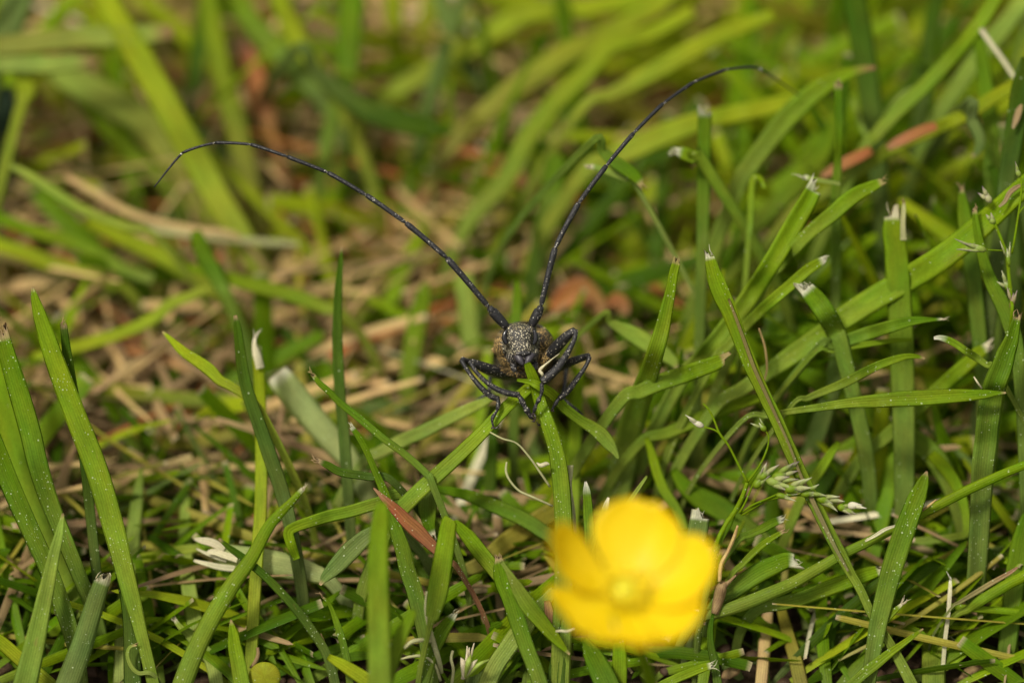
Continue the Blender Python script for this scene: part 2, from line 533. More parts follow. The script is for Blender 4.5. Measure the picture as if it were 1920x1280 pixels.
T('dark blue-green blade with a rounded tip standing left of the white torn stem', 'd', 'pt', '441,591,6,.35 445,612,14 449,645,19 455,690,22 465,735,24 484,790,26 505,850,28 530,925,28 548,1000,26,.3', 0, .2, .1)
T('bright yellow-green blade drooping toward a thread-thin curled tip', 'y', 'pt', '304,621,4,.45 318,634,10 343,658,19 368,675,22 393,693,24 412,712,20 430,722,18 464,745,16 500,790,16', 12, .1, .1)
T('long soft green blade lying flat across the straw litter', 'y', 'no', '60,668,10,2.2 90,664,20 151,648,24 235,622,24 288,597,24 320,570,22 356,556,20 400,550,16', 0, .1, .05)
T('slim dark green blade standing straight up left of the beetle', 'd', 'pt', '641,463,3,.7 638,500,11 634,560,16 633,650,20 638,740,21 644,800,22 650,880,22', 0, .2, .1)
T('fat pale cut stalk with a chalk-white end leaning below the dark upright blade', 'v', 'wh', '518,700,42,1.2 536,722,52 562,755,52 600,800,50 634,838,46 660,870,40', 0, .0, .1, round_=.4)
T('thin green blade with a feathery torn tip running down to the diagonal stalk', 'g', 'cut', '587,703,8,.0 600,719,11 616,733,12 640,757,13 674,784,14 717,820,14 760,852,14 800,888,14 812,910,14', 0, .1, .5)
T('short dark stub with a beaded rim beside the curled shred', 'd', 'cut', '596,863,8,.1 615,872,14 640,885,16 690,893,16 740,905,14', 0, .1, .5)
T('light green blade folding over at its end like a loop', 'l', 'no', '556,1048,14,.2 546,1020,19 541,998,20 552,988,20 580,978,22 620,966,24 660,957,24 710,942,24 760,930,20', 10, .1, .15)
T('greyish leaf curling away with a silvery edge', 'b', 'pt', '600,1096,5,.1 612,1080,20 632,1060,32 655,1035,36 680,1012,32 702,996,24 730,980,20', -8, .15, .5)
T('broad soft blade standing close in front below the torn shreds', 'l', 'no', '716,940,12,-1.2 715,960,30 711,1010,38 709,1085,42 711,1180,44 714,1300,46', 0, .1, .05)
T('short soft blade leaning against the broad front blade', 'l', 'no', '776,1143,10,-1.0 768,1160,20 752,1192,26 734,1240,30 712,1300,34', 0, .1, .05)
T('long speckled blade winding down from a brown torn tip', 'g', 'cut', '660,800,9,.0 674,820,12 690,850,13 705,885,14 722,924,18 733,960,24 744,992,27 757,1030,30 765,1066,31 777,1100,32 786,1134,32 798,1180,32 806,1230,30 812,1300,30', 20, .2, .5)
T('rusty brown withered leaf with a drawn-out dark point', 'z', 'br', '700,914,3,-.04 712,926,8 727,941,16 745,958,22 764,978,26 782,994,28 800,1012,24 820,1031,20 840,1050,12 860,1068,10', 0, .2, .5, name='dry_leaf', cat='dry leaf')
T('crumpled green leaf scrap above the rusty leaf', 'g', 'cut', '812,1002,10,.25 806,985,22 802,960,34 803,935,36 808,912,22', 0, .25, .4, root=False)
T('square cut blade end just below the rusty leaf', 'l', 'no', '846,972,22,-.35 842,980,30 836,1018,35 828,1068,38 820,1115,38 811,1155,26 806,1172,12', 8, .06, .15)
T('light green blade slanting down between the rusty leaf and the flower', 'l', 'no', '852,975,8,.12 862,988,20 880,1008,28 897,1030,30 915,1052,30 930,1070,30 945,1095,28', 10, .1, .15)
T('dark blade bending from the middle down to the bottom edge', 'g', 'cut', '935,1045,12,-.1 940,1068,30 946,1092,34 958,1120,34 972,1165,32 988,1212,30 1003,1250,30 1020,1300,30', 15, .15, .4)
T('light leaf blade with a sharp tip pointing down beside the flower', 'l', 'pt', '1068,1226,3,-.3 1056,1213,12 1043,1198,20 1018,1168,28 996,1142,32 982,1122,30 968,1098,22 952,1070,10 940,1052,7', 0, .15, .2, root=False)
T('pale folded blade showing its chalky underside by the bottom edge', 'p', 'no', '1040,1104,16,.15 1022,1128,26 1003,1148,28 985,1172,34,0 966,1195,36 948,1220,34 928,1250,34 906,1300,36', 0, .08, .5)
T('short speckled blade with a brown nibbled tip', 'g', 'cut', '853,1150,9,-.2 844,1162,20 832,1178,26 820,1200,28 808,1224,28 798,1260,26 790,1300,24', 0, .15, .8)
T('speckled stout blade the beetle bites, running straight down to the flower', 'l', 'no', '988,680,12,-.02 993,692,18,.0 1001,712,22,.02 1008,735,24,.06 1015,760,25,.05 1026,790,27,0 1036,820,29 1044,850,30 1050,890,33 1054,930,34 1057,985,34 1058,1050,36 1057,1120,38 1053,1200,38 1050,1300,36', 0, .12, .55)
T('speckled blade running from under the beetle down to the lower left', 'l', 'no', '1010,708,12,.12 995,724,20,.1 975,742,22,.08 950,763,23,.05 910,805,25 880,835,27 845,868,28 815,895,29 782,925,30 752,956,30,.1 728,990,26', 14, .12, .45)
T('blade stub pointing out under the beetle\'s chin, then trailing off to the lower right', 'l', 'no', '969,712,5,-.03 982,714,8 997,717,13 1012,724,18 1036,740,20,.1 1058,764,20,.2 1087,787,20,.3 1112,802,24,.35 1128,815,28 1142,832,24 1152,846,14 1159,859,4', 0, .15, .5, root=False)
T('pale bent blade stretching from the beetle\'s left foot to the lower left', 'p', 'no', '925,745,10,.7 900,757,18 875,769,22,.8 835,788,24 791,810,26 750,828,26,1 714,847,24 680,868,20', 0, .1, .1)
T('tall speckled blade with a forked torn tip to the right of the beetle', 'l', 'cut', '1269,490,16,.15 1263,512,18 1258,540,20 1250,578,24 1241,618,30 1230,655,33 1218,694,38,.4 1206,728,42,.6 1194,762,46,.8 1183,800,50,1 1172,850,52,1.2 1160,910,50', -5, .12, .5)
T('drooping pale leaf behind the tall forked blade', 'p', 'pt', '1270,692,4,1 1262,678,20 1245,664,28 1220,648,34 1194,631,34 1170,618,26 1144,604,14 1128,590,10', 0, .1, .1, second='l')
T('small rounded blade tip peeping up just behind the beetle\'s head', 'g', 'no', '969,525,5,1.4 970,545,14 969,575,19 967,610,22 966,660,22', 0, .1, .05)
T('wide pale blurred strip standing behind the beetle, left of its head', 'p', 'no', '870,512,34,2.8 873,545,38 878,590,38 884,640,38 890,700,36', 0, .05, .02)
T('thin dim blade upright between the two antennae', 'd', 'no', '1006,405,5,2.8 1003,440,11 997,490,14 990,560,14 985,620,14', 0, .1, .02)
T('soft green blade standing left of the beetle behind the litter', 'l', 'no', '800,530,12,2.6 793,560,30 784,600,36 775,650,36 768,700,34', 0, .1, .02)
T('soft upright stalk behind the beetle\'s right legs', 'l', 'no', '1086,690,18,1.3 1083,730,22 1080,790,24 1077,860,25,1 1075,950,24,.8 1072,1020,24', 0, .1, .05)
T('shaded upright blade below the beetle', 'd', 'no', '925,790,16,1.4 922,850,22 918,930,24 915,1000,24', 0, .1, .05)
T('small pointed blade with a silver rim above the flower', 'g', 'wh', '1098,902,4,-.05 1100,920,14 1102,945,18 1104,975,20 1106,1010,20', 0, .15, .3)
T('slim blade with a white tip leaning beside the silver-rimmed one', 'l', 'wh', '1141,932,4,-.05 1136,948,11 1130,968,13 1120,992,15 1110,1020,15', 0, .15, .4)
T('thin pale blade slanting up from behind the yellow flower', 'p', 'no', '1213,892,4,.1 1195,918,8 1178,943,9 1162,966,9 1140,990,9 1115,1025,9', 0, .1, .2)
T('narrow blade curving down behind the topmost petal', 'l', 'no', '1212,820,10,.8 1222,850,16 1232,885,19 1246,920,20 1268,955,20 1285,1000,20', 0, .1, .1)
T('dark blade bowing behind the scrap down toward the flower', 'g', 'no', '808,910,6,.5 825,917,14 850,922,18 876,928,22,.6 910,941,26 943,955,28 980,972,28 1012,992,28 1040,1015,26', 0, .1, .15)
T('broad olive blade bending over in a curve left of the flower', 'o', 'no', '1055,925,34,.8 1040,955,38,.8 1010,975,40 976,998,38 950,1016,38 930,1032,34,.6 910,1050,30 890,1062,28 868,1068,22 850,1066,14,.3', -6, .05, .1, root=False)
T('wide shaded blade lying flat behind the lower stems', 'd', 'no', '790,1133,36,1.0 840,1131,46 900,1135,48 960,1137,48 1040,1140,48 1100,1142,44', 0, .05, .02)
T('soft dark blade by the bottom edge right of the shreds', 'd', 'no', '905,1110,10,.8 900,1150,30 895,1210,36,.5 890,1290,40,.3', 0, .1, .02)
T('soft shaded blade by the bottom edge left of the flower', 'g', 'no', '1010,1180,14,.5 1000,1230,28 990,1300,30', 0, .1, .05)
T('speckled dark blade rising into the underside of the flower', 'd', 'no', '1066,1125,20,.0 1060,1175,28 1050,1230,34 1040,1300,38', 0, .1, .4)
T('mid green blade beneath the flower at the bottom edge', 'g', 'no', '1095,1195,10,-.3 1110,1225,34 1125,1255,44 1145,1300,48', 0, .1, .4)
T('upright stalk under the flower at the bottom edge', 'l', 'no', '1160,1200,24,-.2 1162,1240,28 1160,1300,30', 0, .1, .1)
# ---- right side
T('long stiff sheath with a reddish seam crossing the right third from its cut top', 'l', 'cut', '1331,478,16,-.05 1336,500,24 1345,528,32 1356,555,34 1369,583,30 1383,620,28 1399,660,28 1412,692,27 1426,722,25 1440,752,25 1457,786,25 1473,822,26 1489,858,26 1512,908,25 1536,957,24 1556,998,23 1577,1038,22 1596,1074,18 1614,1105,17 1636,1152,17 1666,1200,18 1690,1242,20 1718,1298,22', 18, .22, .3)
T('reddish brown dry seam lying along the long stiff sheath', 'm', 'no', '1366,560,4,-.13 1382,602,6 1398,646,7 1414,690,7 1432,730,7 1455,780,6 1480,835,5 1500,888,6 1522,935,9 1545,983,9 1568,1030,7 1590,1070,4', 0, .1, .3, root=False, name='dry_sheath_edge', cat='dry sheath')
T('horizontal bright blade with sparkling specks tapering to a point at the right', 'l', 'pt', '1886,736,3,-.15 1868,737,9 1845,739,17 1818,741,22 1776,743,28 1734,746,30 1690,748,30 1650,751,26 1608,754,21,0 1566,759,17 1525,765,14,.2 1482,771,12 1440,779,11,.4 1390,790,10', 6, .15, .65)
T('broad upright blade with a square torn top and a pale crease', 'l', 'cut', '1673,402,26,.7 1674,430,38 1680,470,43 1684,517,46 1687,570,46 1690,620,46 1692,680,46,.8 1694,760,44 1696,850,40', 12, .1, .1, second='g')
T('thin splinter standing beside the torn top of the broad upright blade', 'q', 'cut', '1695,378,4,.65 1694,395,9 1693,420,10 1694,450,12', 0, .1, .1, root=False)
T('long blade sweeping diagonally from the right border down toward the middle', 'l', 'no', '1990,300,30,.3 1935,338,36,.4 1890,378,40 1850,415,44,.5 1812,448,47 1760,488,48 1702,524,48,.7 1640,560,46 1582,597,44 1530,636,40,.8 1480,670,36 1430,704,30 1390,730,26 1340,765,22', 10, .12, .25)
T('brown withered patch creasing the long diagonal blade near the right border', 'n', 'no', '1918,345,3,.3 1905,352,9 1893,362,10 1884,378,8 1873,388,4', 0, .1, .2, root=False, name='withered_patch', cat='withered patch')
T('broad blade with a squarely cut top and a pale folded edge', 'l', 'cut', '1526,352,30,.6 1512,378,35 1490,415,37 1466,458,37 1440,500,36 1414,540,36,.8 1388,578,36 1362,612,34 1335,645,33 1308,675,30,1 1270,720,28', -14, .22, .12)
T('blade with a nibbled end pointing to the upper right beside the diagonal one', 'l', 'cut', '1546,487,14,.5 1530,496,19 1512,508,22 1480,536,22 1448,563,22 1420,588,21,.7 1398,610,20 1365,648,18 1330,690,16', 0, .15, .2)
T('light blade with wispy torn tip leaning upper right', 'l', 'cut', '1655,340,13,.6 1635,350,22 1610,362,28 1585,380,30 1565,398,29 1540,418,28 1514,440,26 1488,468,24 1462,498,22,.9 1430,540,20', 0, .12, .15)
T('narrow upright blade with a bitten white tip', 'g', 'cut', '1572,158,17,1.0 1573,200,17 1573,255,16 1571,300,15,1.1 1569,336,18 1567,380,20 1567,430,20 1567,500,20,1.3 1566,560,18', 0, .15, .15)
T('mown blade with frayed flat tip near the right antenna', 'g', 'cut', '1321,208,26,1.2 1321,250,27 1320,300,27 1319,360,26 1318,430,24 1316,500,22', 0, .1, .1)
T('wide dark blurred blade reaching up to the top border on the right', 'd', 'no', '1588,-40,40,2.4 1604,10,46 1616,80,46 1628,160,44 1637,230,40 1645,300,36', 0, .08, .02)
T('dark soft blade behind the arching ones near the top right', 'd', 'no', '1762,-30,30,3.0 1750,30,32 1742,90,32 1735,160,30 1722,230,26', 0, .08, .02)
T('long soft blade sloping from the top right corner into the grass', 'l', 'no', '1885,-40,22,1.8 1860,10,26 1826,58,28 1778,115,28,1.9 1730,165,28 1684,208,28 1645,252,24 1610,300,22', 15, .12, .05)
T('pale broad soft blade in the top right corner', 'p', 'no', '1960,-50,30,2.6 1914,10,34 1868,68,34 1822,125,34 1786,178,32 1750,235,28 1725,290,24', 0, .08, .02, second='g')
T('arching blade with a reddish tip behind the narrow upright one', 'l', 'br', '1641,127,7,1.7 1620,130,14 1590,138,22 1562,152,30 1535,168,36 1508,190,40 1482,215,42 1460,240,40 1440,265,38 1408,310,36 1380,360,32', 0, .1, .05)
T('long pale blade running level above the right antenna', 'y', 'no', '1500,183,20,2.4 1465,193,30 1430,204,34 1385,213,36 1340,222,38,2.6 1280,240,42 1225,262,44 1180,282,44 1140,300,38 1090,330,30', 0, .08, .02)
T('olive stem sloping from the right border through the middle distance', 'y', 'no', '1990,110,22,1.4 1907,157,26,1.6 1860,185,27 1824,208,28 1785,228,27 1750,244,27,1.8 1710,260,26 1677,276,26 1640,300,24,2 1590,335,22 1540,365,20 1480,400,18', 0, .1, .05)
T('orange dry sleeve wrapped round the olive stem', 'r', 'no', '1756,236,16,1.6 1735,243,20 1710,254,22 1686,266,20 1664,278,12', 0, .1, .02, name='dry_sheath', cat='dry sheath', root=False)
T('orange dry scrap lying lower on the olive stem', 'r', 'no', '1634,282,18,1.8 1610,294,22 1585,306,22 1560,320,18 1540,332,10', 0, .1, .02, name='dry_sheath', cat='dry sheath', root=False)
T('pale thin straw bridging two blades at the upper right', 'w', 'no', '1838,54,10,1.6 1858,82,9 1880,112,9 1906,152,8', 0, .1, .05, name='dry_straw', cat='straw', root=False)
T('upright soft blade under the pale thin straw', 'g', 'cut', '1833,56,12,1.8 1840,100,24 1849,165,30 1856,230,32 1861,300,34 1864,380,34', 0, .1, .05)
T('dark blade with brown blotches at the right border', 'd', 'no', '1928,110,26,.9 1916,160,38 1908,215,40 1898,275,38 1888,340,34 1880,400,30', 0, .1, .2)
T('brown blotch on the dark blade at the right border', 'n', 'no', '1916,196,4,.8 1911,207,12 1905,225,12 1899,241,5', 0, .05, .2, root=False, name='withered_patch', cat='withered patch')
T('narrow blade crossing behind the seed head at the right', 'g', 'cut', '1827,392,9,.4 1831,425,14 1838,460,18 1848,500,22 1862,535,26 1880,572,29 1895,610,30 1906,650,28 1914,720,26 1920,800,26', 10, .15, .3)
T('stout dark speckled blade with a white nicked top by the right border', 'g', 'cut', '1907,594,14,-.05 1902,612,20 1896,635,28 1886,660,36 1876,690,42 1866,715,45 1858,745,46,.1 1851,790,46 1847,830,46,.2 1842,870,45 1838,930,42,.3', -10, .18, .6)
T('small curved blade with a white beak tip', 'l', 'wh', '1751,634,6,.1 1762,633,10 1777,637,13 1794,646,14 1811,658,14 1830,670,14,.2 1850,684,12 1875,705,10', 0, .15, .5)
T('long thin blade curving up to a rusty point above the horizontal one', 'l', 'pt', '1734,672,3,.25 1718,668,8 1700,668,11 1683,672,14 1662,679,16 1642,687,17 1612,702,18,.4 1582,718,18 1548,732,15 1515,746,12 1480,765,9', 0, .15, .5)
T('blade ending in brown crooked fibres', 'g', 'cut', '1768,598,4,.4 1750,599,7 1728,600,13 1700,604,20 1666,613,24 1630,624,26,.6 1594,636,24 1560,646,20 1530,655,16', 0, .15, .2)
T('slender blade lying level under the crooked-tipped one', 'l', 'no', '1709,637,6,.6 1680,638,9 1640,643,11 1600,649,12 1560,657,11 1520,668,9', 0, .1, .1)
T('short wide stub with a fringed white top', 'g', 'cut', '1511,540,28,.4 1520,550,34 1535,568,38 1550,590,38 1566,620,36,.6 1580,660,32', 10, .1, .4)
T('blade with a white splintered end pointing right beneath the long sheath', 'l', 'cut', '1358,674,22,.35 1345,679,28 1330,685,30 1306,693,32 1280,703,33,.5 1240,716,32 1200,734,28 1160,755,24', 0, .1, .35)
T('broad dim blade running down to the lower right behind the horizontal one', 'g', 'no', '1490,690,26,1.3 1530,712,38 1570,738,44 1615,768,46 1660,795,46 1700,818,46,1.1 1745,850,44 1770,885,40,.9 1790,930,36', 0, .08, .05, second='l')
T('stubby brown-tipped blade crossing behind the curved one', 'l', 'cut', '1852,650,16,.9 1835,662,26 1818,678,28 1795,698,28 1768,722,28,1.0 1735,752,27 1700,784,27 1660,820,26 1616,858,24', 0, .1, .1)
T('upright lance-shaped blade with a sharp dark tip at the lower right', 'g', 'pt', '1738,883,3,-.08 1733,898,18 1726,918,28 1718,938,34 1706,970,38 1694,1003,40 1680,1045,40 1668,1085,39 1658,1125,37 1648,1165,34 1640,1210,30', 12, .2, .35)
T('long round stem slanting from the right border toward the flower', 'l', 'no', '1990,840,15,-.02 1924,870,16,.02 1885,886,17 1850,902,18 1815,918,19 1784,934,19 1755,949,18 1728,963,16 1702,977,14,.06 1678,991,15 1650,1004,18 1620,1019,19 1583,1037,20 1535,1065,22 1488,1092,24 1450,1109,25,.15 1414,1124,26 1382,1136,25 1350,1147,22 1310,1160,20', 0, .0, .2, round_=.6)
T('pale papery sheath edge on the round stem', 'w', 'no', '1680,985,4,-.04 1660,992,7 1642,1003,7 1622,1014,4', 0, .1, .1, root=False, name='dry_sheath_edge', cat='dry sheath')
T('yellow-green stem entering from the lower right border', 'l', 'no', '1990,1030,18,.2 1922,1078,21 1895,1092,21 1868,1108,21 1840,1125,20 1815,1142,16,.3 1790,1155,12', 0, .0, .1, round_=.6)
T('thin level stem joining the yellow-green one at the lower right', 'l', 'no', '1990,1152,12,.3 1920,1148,14 1870,1144,14 1820,1140,13 1760,1134,12,.5 1690,1130,14,.6 1640,1128,12', 0, .0, .1, round_=.6)
T('narrow dark twig-like blade above the yellow-green stem', 'n', 'br', '1908,1063,4,.2 1892,1074,8 1860,1092,10 1830,1110,10 1800,1128,8 1784,1139,5', 0, .1, .5, second='d')
T('flat blade torn into points by the round stem', 'l', 'cut', '1652,1068,18,.3 1625,1076,28 1598,1086,30 1565,1098,30 1532,1110,29 1500,1122,28 1465,1131,26 1420,1142,22', 0, .08, .2, second='g')
T('dark leaf with a browned ragged end above the round stem', 'g', 'cut', '1490,1052,24,.25 1474,1050,32 1450,1060,36 1425,1072,38 1400,1088,36 1375,1106,34 1350,1125,28', 0, .1, .2)
T('slim blade with tan tip just above the dark ragged leaf', 'l', 'cut', '1468,996,8,.15 1448,1008,11 1428,1022,13 1408,1040,13 1391,1058,12 1370,1080,10', 0, .1, .2)
T('parallel slim blade with tan tip a little higher', 'g', 'cut', '1466,973,13,.2 1448,980,17 1430,990,17 1405,1002,14 1380,1018,12', 0, .1, .1)
T('broad soft leaf sloping behind the seed head near the flower', 'g', 'no', '1262,880,14,.9 1285,912,32 1315,935,42 1348,952,46 1382,978,44 1414,1002,40 1450,1035,36', 0, .08, .05)
T('short blade with crumbly grey top just right of the flower', 'b', 'cut', '1312,968,34,.2 1310,985,38 1306,1010,38 1302,1040,36', 0, .1, .2)
T('speckled stalk beside the flower leading up to the seed head', 'g', 'no', '1378,955,8,.0 1368,980,12 1356,1000,14 1345,1022,14 1335,1060,14', 0, .0, .7, round_=.5)
T('soft yellow-green upright blade at the bottom right', 'y', 'cut', '1752,1110,34,.7 1752,1135,44 1751,1190,46 1750,1240,46 1750,1300,46', 0, .08, .02, second='l')
T('soft long upright stem behind the lance-shaped blade', 'l', 'no', '1744,985,18,1.1 1745,1040,22 1744,1090,24,.8 1744,1140,24', 0, .08, .02)
T('pale straw standing between the bottom right blades', 'w', 'cut', '1782,1085,5,.3 1781,1110,8 1778,1150,8 1772,1200,8 1768,1250,8', 0, .1, .05, name='dry_straw', cat='straw')
T('small forked blade tip springing from the long sheath', 'l', 'cut', '1692,1131,5,-.1 1680,1142,10 1668,1154,13 1656,1166,13 1648,1178,10', 0, .1, .3, root=False)
T('thin speckled leaf running down-left across the bottom right', 'l', 'pt', '1731,1178,3,-.1 1712,1192,9 1690,1208,13 1665,1226,17 1640,1246,20 1615,1266,20 1585,1295,18', 0, .12, .6)
T('slim blade standing right beside the flower at the bottom edge', 'd', 'no', '1337,1150,5,-.02 1332,1180,11 1333,1210,14 1340,1245,16 1348,1300,18', 0, .1, .2)
T('light speckled blade end poking in at the bottom edge under the flower', 'l', 'cut', '1334,1247,12,-.15 1316,1252,16 1290,1262,18 1262,1274,18 1230,1292,18', 0, .1, .7)
T('greyish soft leaf behind the stems at the lower right', 'b', 'no', '1888,1035,26,1.0 1860,1050,52 1830,1068,56 1800,1090,50 1770,1120,40', 0, .08, .02, second='d')
T('upright blade at the lower right border', 'g', 'no', '1935,950,20,.4 1918,1000,34 1908,1050,38 1900,1110,38 1890,1200,36', 0, .1, .1)
T('curling soft blade under the dark speckled one at the right', 'l', 'no', '1745,850,20,.8 1765,870,24 1785,895,24 1802,930,20 1812,970,16 1810,1000,14 1790,1006,14 1750,1012,16 1710,1016,16', 0, .1, .05, root=False)
T('soft blade rising behind the seed head to a rounded tip', 'l', 'no', '1573,828,8,.7 1563,842,14 1550,862,18 1535,885,20 1520,905,20 1500,940,20', 0, .1, .1)
T('long soft dim blade crossing down-left behind the horizontal blade', 'g', 'no', '1700,770,28,1.4 1660,800,34 1620,826,36 1580,850,36 1540,872,32 1500,900,28', 0, .08, .02)
T('soft level blade left of the white oat-like spikelet', 'l', 'no', '1440,740,12,.9 1400,752,22 1350,768,26 1300,790,26 1250,812,24 1200,830,20', 0, .1, .05)
T('soft green blade level behind the flower stem region', 'g', 'no', '1700,900,18,1.5 1640,905,34 1570,920,38 1500,915,36 1440,905,30', 0, .08, .02)
T('curled light blade tip hidden in the grass right of the antenna', 'l', 'no', '1433,352,7,1.1 1427,336,9 1416,332,11 1410,345,12 1408,380,13 1406,420,13 1402,470,12', 0, .1, .1)
T('thin blade with curled end near the square cut blade', 'p', 'cut', '1508,332,9,.8 1530,338,10 1555,341,8 1575,345,7', 0, .1, .1, root=False)
T('pale shaggy leaf tip hanging at the upper right', 'b', 'pt', '1822,294,5,1.4 1832,284,14 1838,265,20 1832,245,22 1822,225,22 1815,195,22', 0, .15, .05)
T('bent pale straw forming a corner at the upper right', 'p', 'no', '1600,185,8,2.2 1612,230,9 1632,262,9 1648,250,9 1662,215,9 1690,180,9 1725,160,9', 0, .1, .05, root=False)
T('blurred light blade in shade left of the olive stem', 'l', 'no', '1580,200,16,2.6 1540,290,34 1500,340,36 1450,390,34 1400,450,30', 0, .08, .02)
T('dark broad blade below the pale shaggy leaf tip', 'd', 'no', '1855,310,14,1.6 1880,360,40 1890,430,44 1895,520,44', 0, .08, .02)
T('short dim blade with pale pencil-thin end in the right shade', 'g', 'cut', '1803,354,8,.9 1806,385,22 1812,430,30 1820,480,32', 0, .1, .05)
# ---- top and left, far behind and blurred
T('very long bright yellow-green blade sweeping down from the upper left', 'y', 'no', '150,-90,40,3.0 178,-40,46 204,10,50 236,65,52 269,120,54 300,175,56 330,232,56 371,302,56,3.1 412,378,54 446,432,50 480,490,42', 0, .06, .02)
T('pale broad blade lying level with a brown blunt end at the upper left', 'p', 'br', '324,60,22,3.0 300,63,34 235,68,40 180,70,42 134,73,42 70,80,42 0,88,40 -60,92,40', 0, .06, .02, second='o')
T('whitish blade lying level below the pale broad one', 'p', 'br', '182,113,10,2.9 165,116,22 140,118,30 100,121,34 50,122,34 0,122,32 -50,122,30', 0, .06, .02)
T('small folded bright leaf end near the left border', 'y', 'no', '26,150,18,3.0 40,152,34 48,165,38 46,185,34 38,204,20', 0, .1, .02)
T('wide faded blade passing behind the very long bright one', 'p', 'no', '90,120,46,3.9 130,148,56 188,180,60 255,216,60 300,265,60 336,318,58 372,380,52', 0, .06, .02, second='o')
T('green blade slanting under the wide faded blade', 'l', 'no', '140,170,18,4.0 162,202,26 215,256,28 252,290,28 290,325,26 330,370,24', 0, .08, .02)
T('soft blade dropping from the top border onto the antenna', 'l', 'no', '380,-60,34,3.8 392,0,38 403,84,42 423,168,44 437,215,44 449,262,44 462,330,44 480,400,40', 0, .06, .02, second='o')
T('broad bluish pale leaf behind the left antenna', 'b', 'no', '350,225,20,4.3 378,262,50 402,298,62 430,325,64 462,345,60 500,365,46 525,380,20', 0, .08, .02)
T('orange-brown dead leaf behind the upper left blades', 'r', 'br', '450,75,14,4.2 460,100,36 474,140,46 486,180,48 498,215,40 508,245,18', 0, .12, .02, name='dry_leaf', cat='dry leaf')
T('soft green blade slanting from the top border to the right of the dead leaf', 'l', 'no', '405,-40,34,4.1 437,0,40 462,30,42 487,62,44 520,95,44 554,130,42 590,170,40 630,225,36', 0, .06, .02, second='b')
T('bright soft blade leaning from the top border over the dead grass', 'y', 'no', '505,-50,32,3.6 524,0,36 545,44,38 565,86,38 586,118,36 608,150,30 640,200,24', 0, .08, .02)
T('faded narrow blade slanting below the left border blades', 'p', 'no', '18,310,10,2.2 50,326,16 84,348,18 115,368,19 151,390,20 190,408,18 235,424,16 300,450,12', 0, .1, .02, second='y')
T('bleached straw bowing across the left side', 's', 'no', '120,330,10,2.9 168,356,15 200,376,16 235,395,16 270,408,15 302,418,14 370,432,14 450,448,12', 0, .1, .02, name='dry_straw', cat='straw')
T('big dark blue-green leaf at the left border', 'k', 'no', '10,160,30,3.9 8,210,56 4,260,60 -4,310,60 -14,370,50', 0, .1, .02)
T('light bluish blade in the upper left corner', 'b', 'no', '60,-60,40,3.4 38,-10,52 20,40,56 2,90,56 -20,150,50', 0, .06, .02)
T('long arc of yellow-olive stem running through the top centre', 'y', 'no', '1290,-30,26,3.7 1228,17,34 1190,38,38 1144,62,40 1100,84,42 1060,104,44 1025,126,44 993,148,44 960,172,44 926,200,42 900,222,40 872,246,36,3.9 830,300,30', 0, .06, .02, second='o')
T('wide soft blade bending down from the top border in the centre', 'y', 'no', '1260,-15,30,4.2 1194,2,36 1135,10,38 1077,17,40 1025,20,42 976,32,42 926,60,42 885,85,42 842,112,40 808,132,40 774,152,38 734,176,34 690,215,28', 0, .06, .02)
T('dark curved blade hanging behind the left antenna\'s upper bow', 'd', 'no', '850,245,10,3.3 820,243,30 790,238,42 758,231,44 722,220,44 690,208,42 660,188,38 632,168,32 590,130,24 560,90,20', 0, .1, .02)
T('bluish soft blade crossing the yellow stem in the top centre', 'b', 'no', '815,-40,30,4.4 831,17,34 843,52,34 855,86,34 872,118,34 892,148,26 905,170,14', 0, .08, .02)
T('yellow upright blade by the top border left of centre', 'y', 'no', '735,-40,30,4.5 737,10,34 741,60,34 745,120,32 748,170,28', 0, .08, .02)
T('leaning upright blade next to the yellow one by the top border', 'y', 'no', '815,-40,26,4.7 808,0,30 797,50,32 785,100,32 765,150,28', 0, .08, .02, second='o')
T('deep green upright blade by the top border left of centre', 'g', 'no', '665,-50,40,3.7 660,0,44 656,60,46 652,118,44 640,170,38 625,220,30', 0, .08, .02)
T('soft stem slanting from the upper right of centre down to the straw', 'y', 'no', '1300,20,24,3.3 1228,60,32 1186,72,34 1144,86,36 1118,112,38 1094,142,38 1068,166,38 1043,190,38 1018,222,38 993,254,38 976,286,38 959,320,38 930,358,36 900,392,34 872,430,28', 0, .06, .02, second='l')
T('pale yellow blade entering behind the right antenna', 'y', 'no', '1450,30,26,3.0 1365,60,34 1320,84,36 1280,104,38 1245,125,36 1211,142,34 1175,162,30 1143,178,24 1090,205,18', 0, .06, .02)
T('wide green blade end under the pale blade, left of the right antenna', 'g', 'no', '1052,292,22,2.9 1043,305,40 1038,335,42 1033,365,40 1026,400,34', 0, .08, .02)
T('small cut blade crossing the right antenna with a tan ragged end', 'g', 'cut', '1203,345,14,.8 1192,332,22 1180,322,25 1165,312,25 1150,302,24 1130,285,18 1105,270,14', 0, .12, .2)
T('pale hooked blade tip touching the right antenna', 'p', 'cut', '1106,312,9,.9 1122,315,11 1140,322,13 1156,328,13 1175,336,12 1198,356,10', 0, .1, .1)
T('bleached torn tip curling at the end of a blade right of the antenna', 'l', 'cut', '1268,284,12,1.0 1282,288,24 1300,296,26 1320,306,24', 0, .15, .1)
T('whitish dead leaf lying in the middle distance behind the left antenna', 's', 'no', '660,412,8,4.3 700,404,16 745,390,22 790,384,20 825,392,14 845,400,8', 0, .08, .02, name='dry_leaf', cat='dry leaf', root=False)
T('soft green blade slanting over the litter at the left border', 'l', 'no', '-20,400,22,2.8 50,430,24 100,444,26 151,460,26 185,478,26 218,498,26 252,512,24 286,524,20', 0, .08, .02, root=False)
T('yellow-green blade slanting through the left litter', 'y', 'no', '160,415,20,2.9 208,437,28 248,455,32 286,472,33 320,492,33 353,515,30 390,535,24 430,556,20', 0, .08, .02)
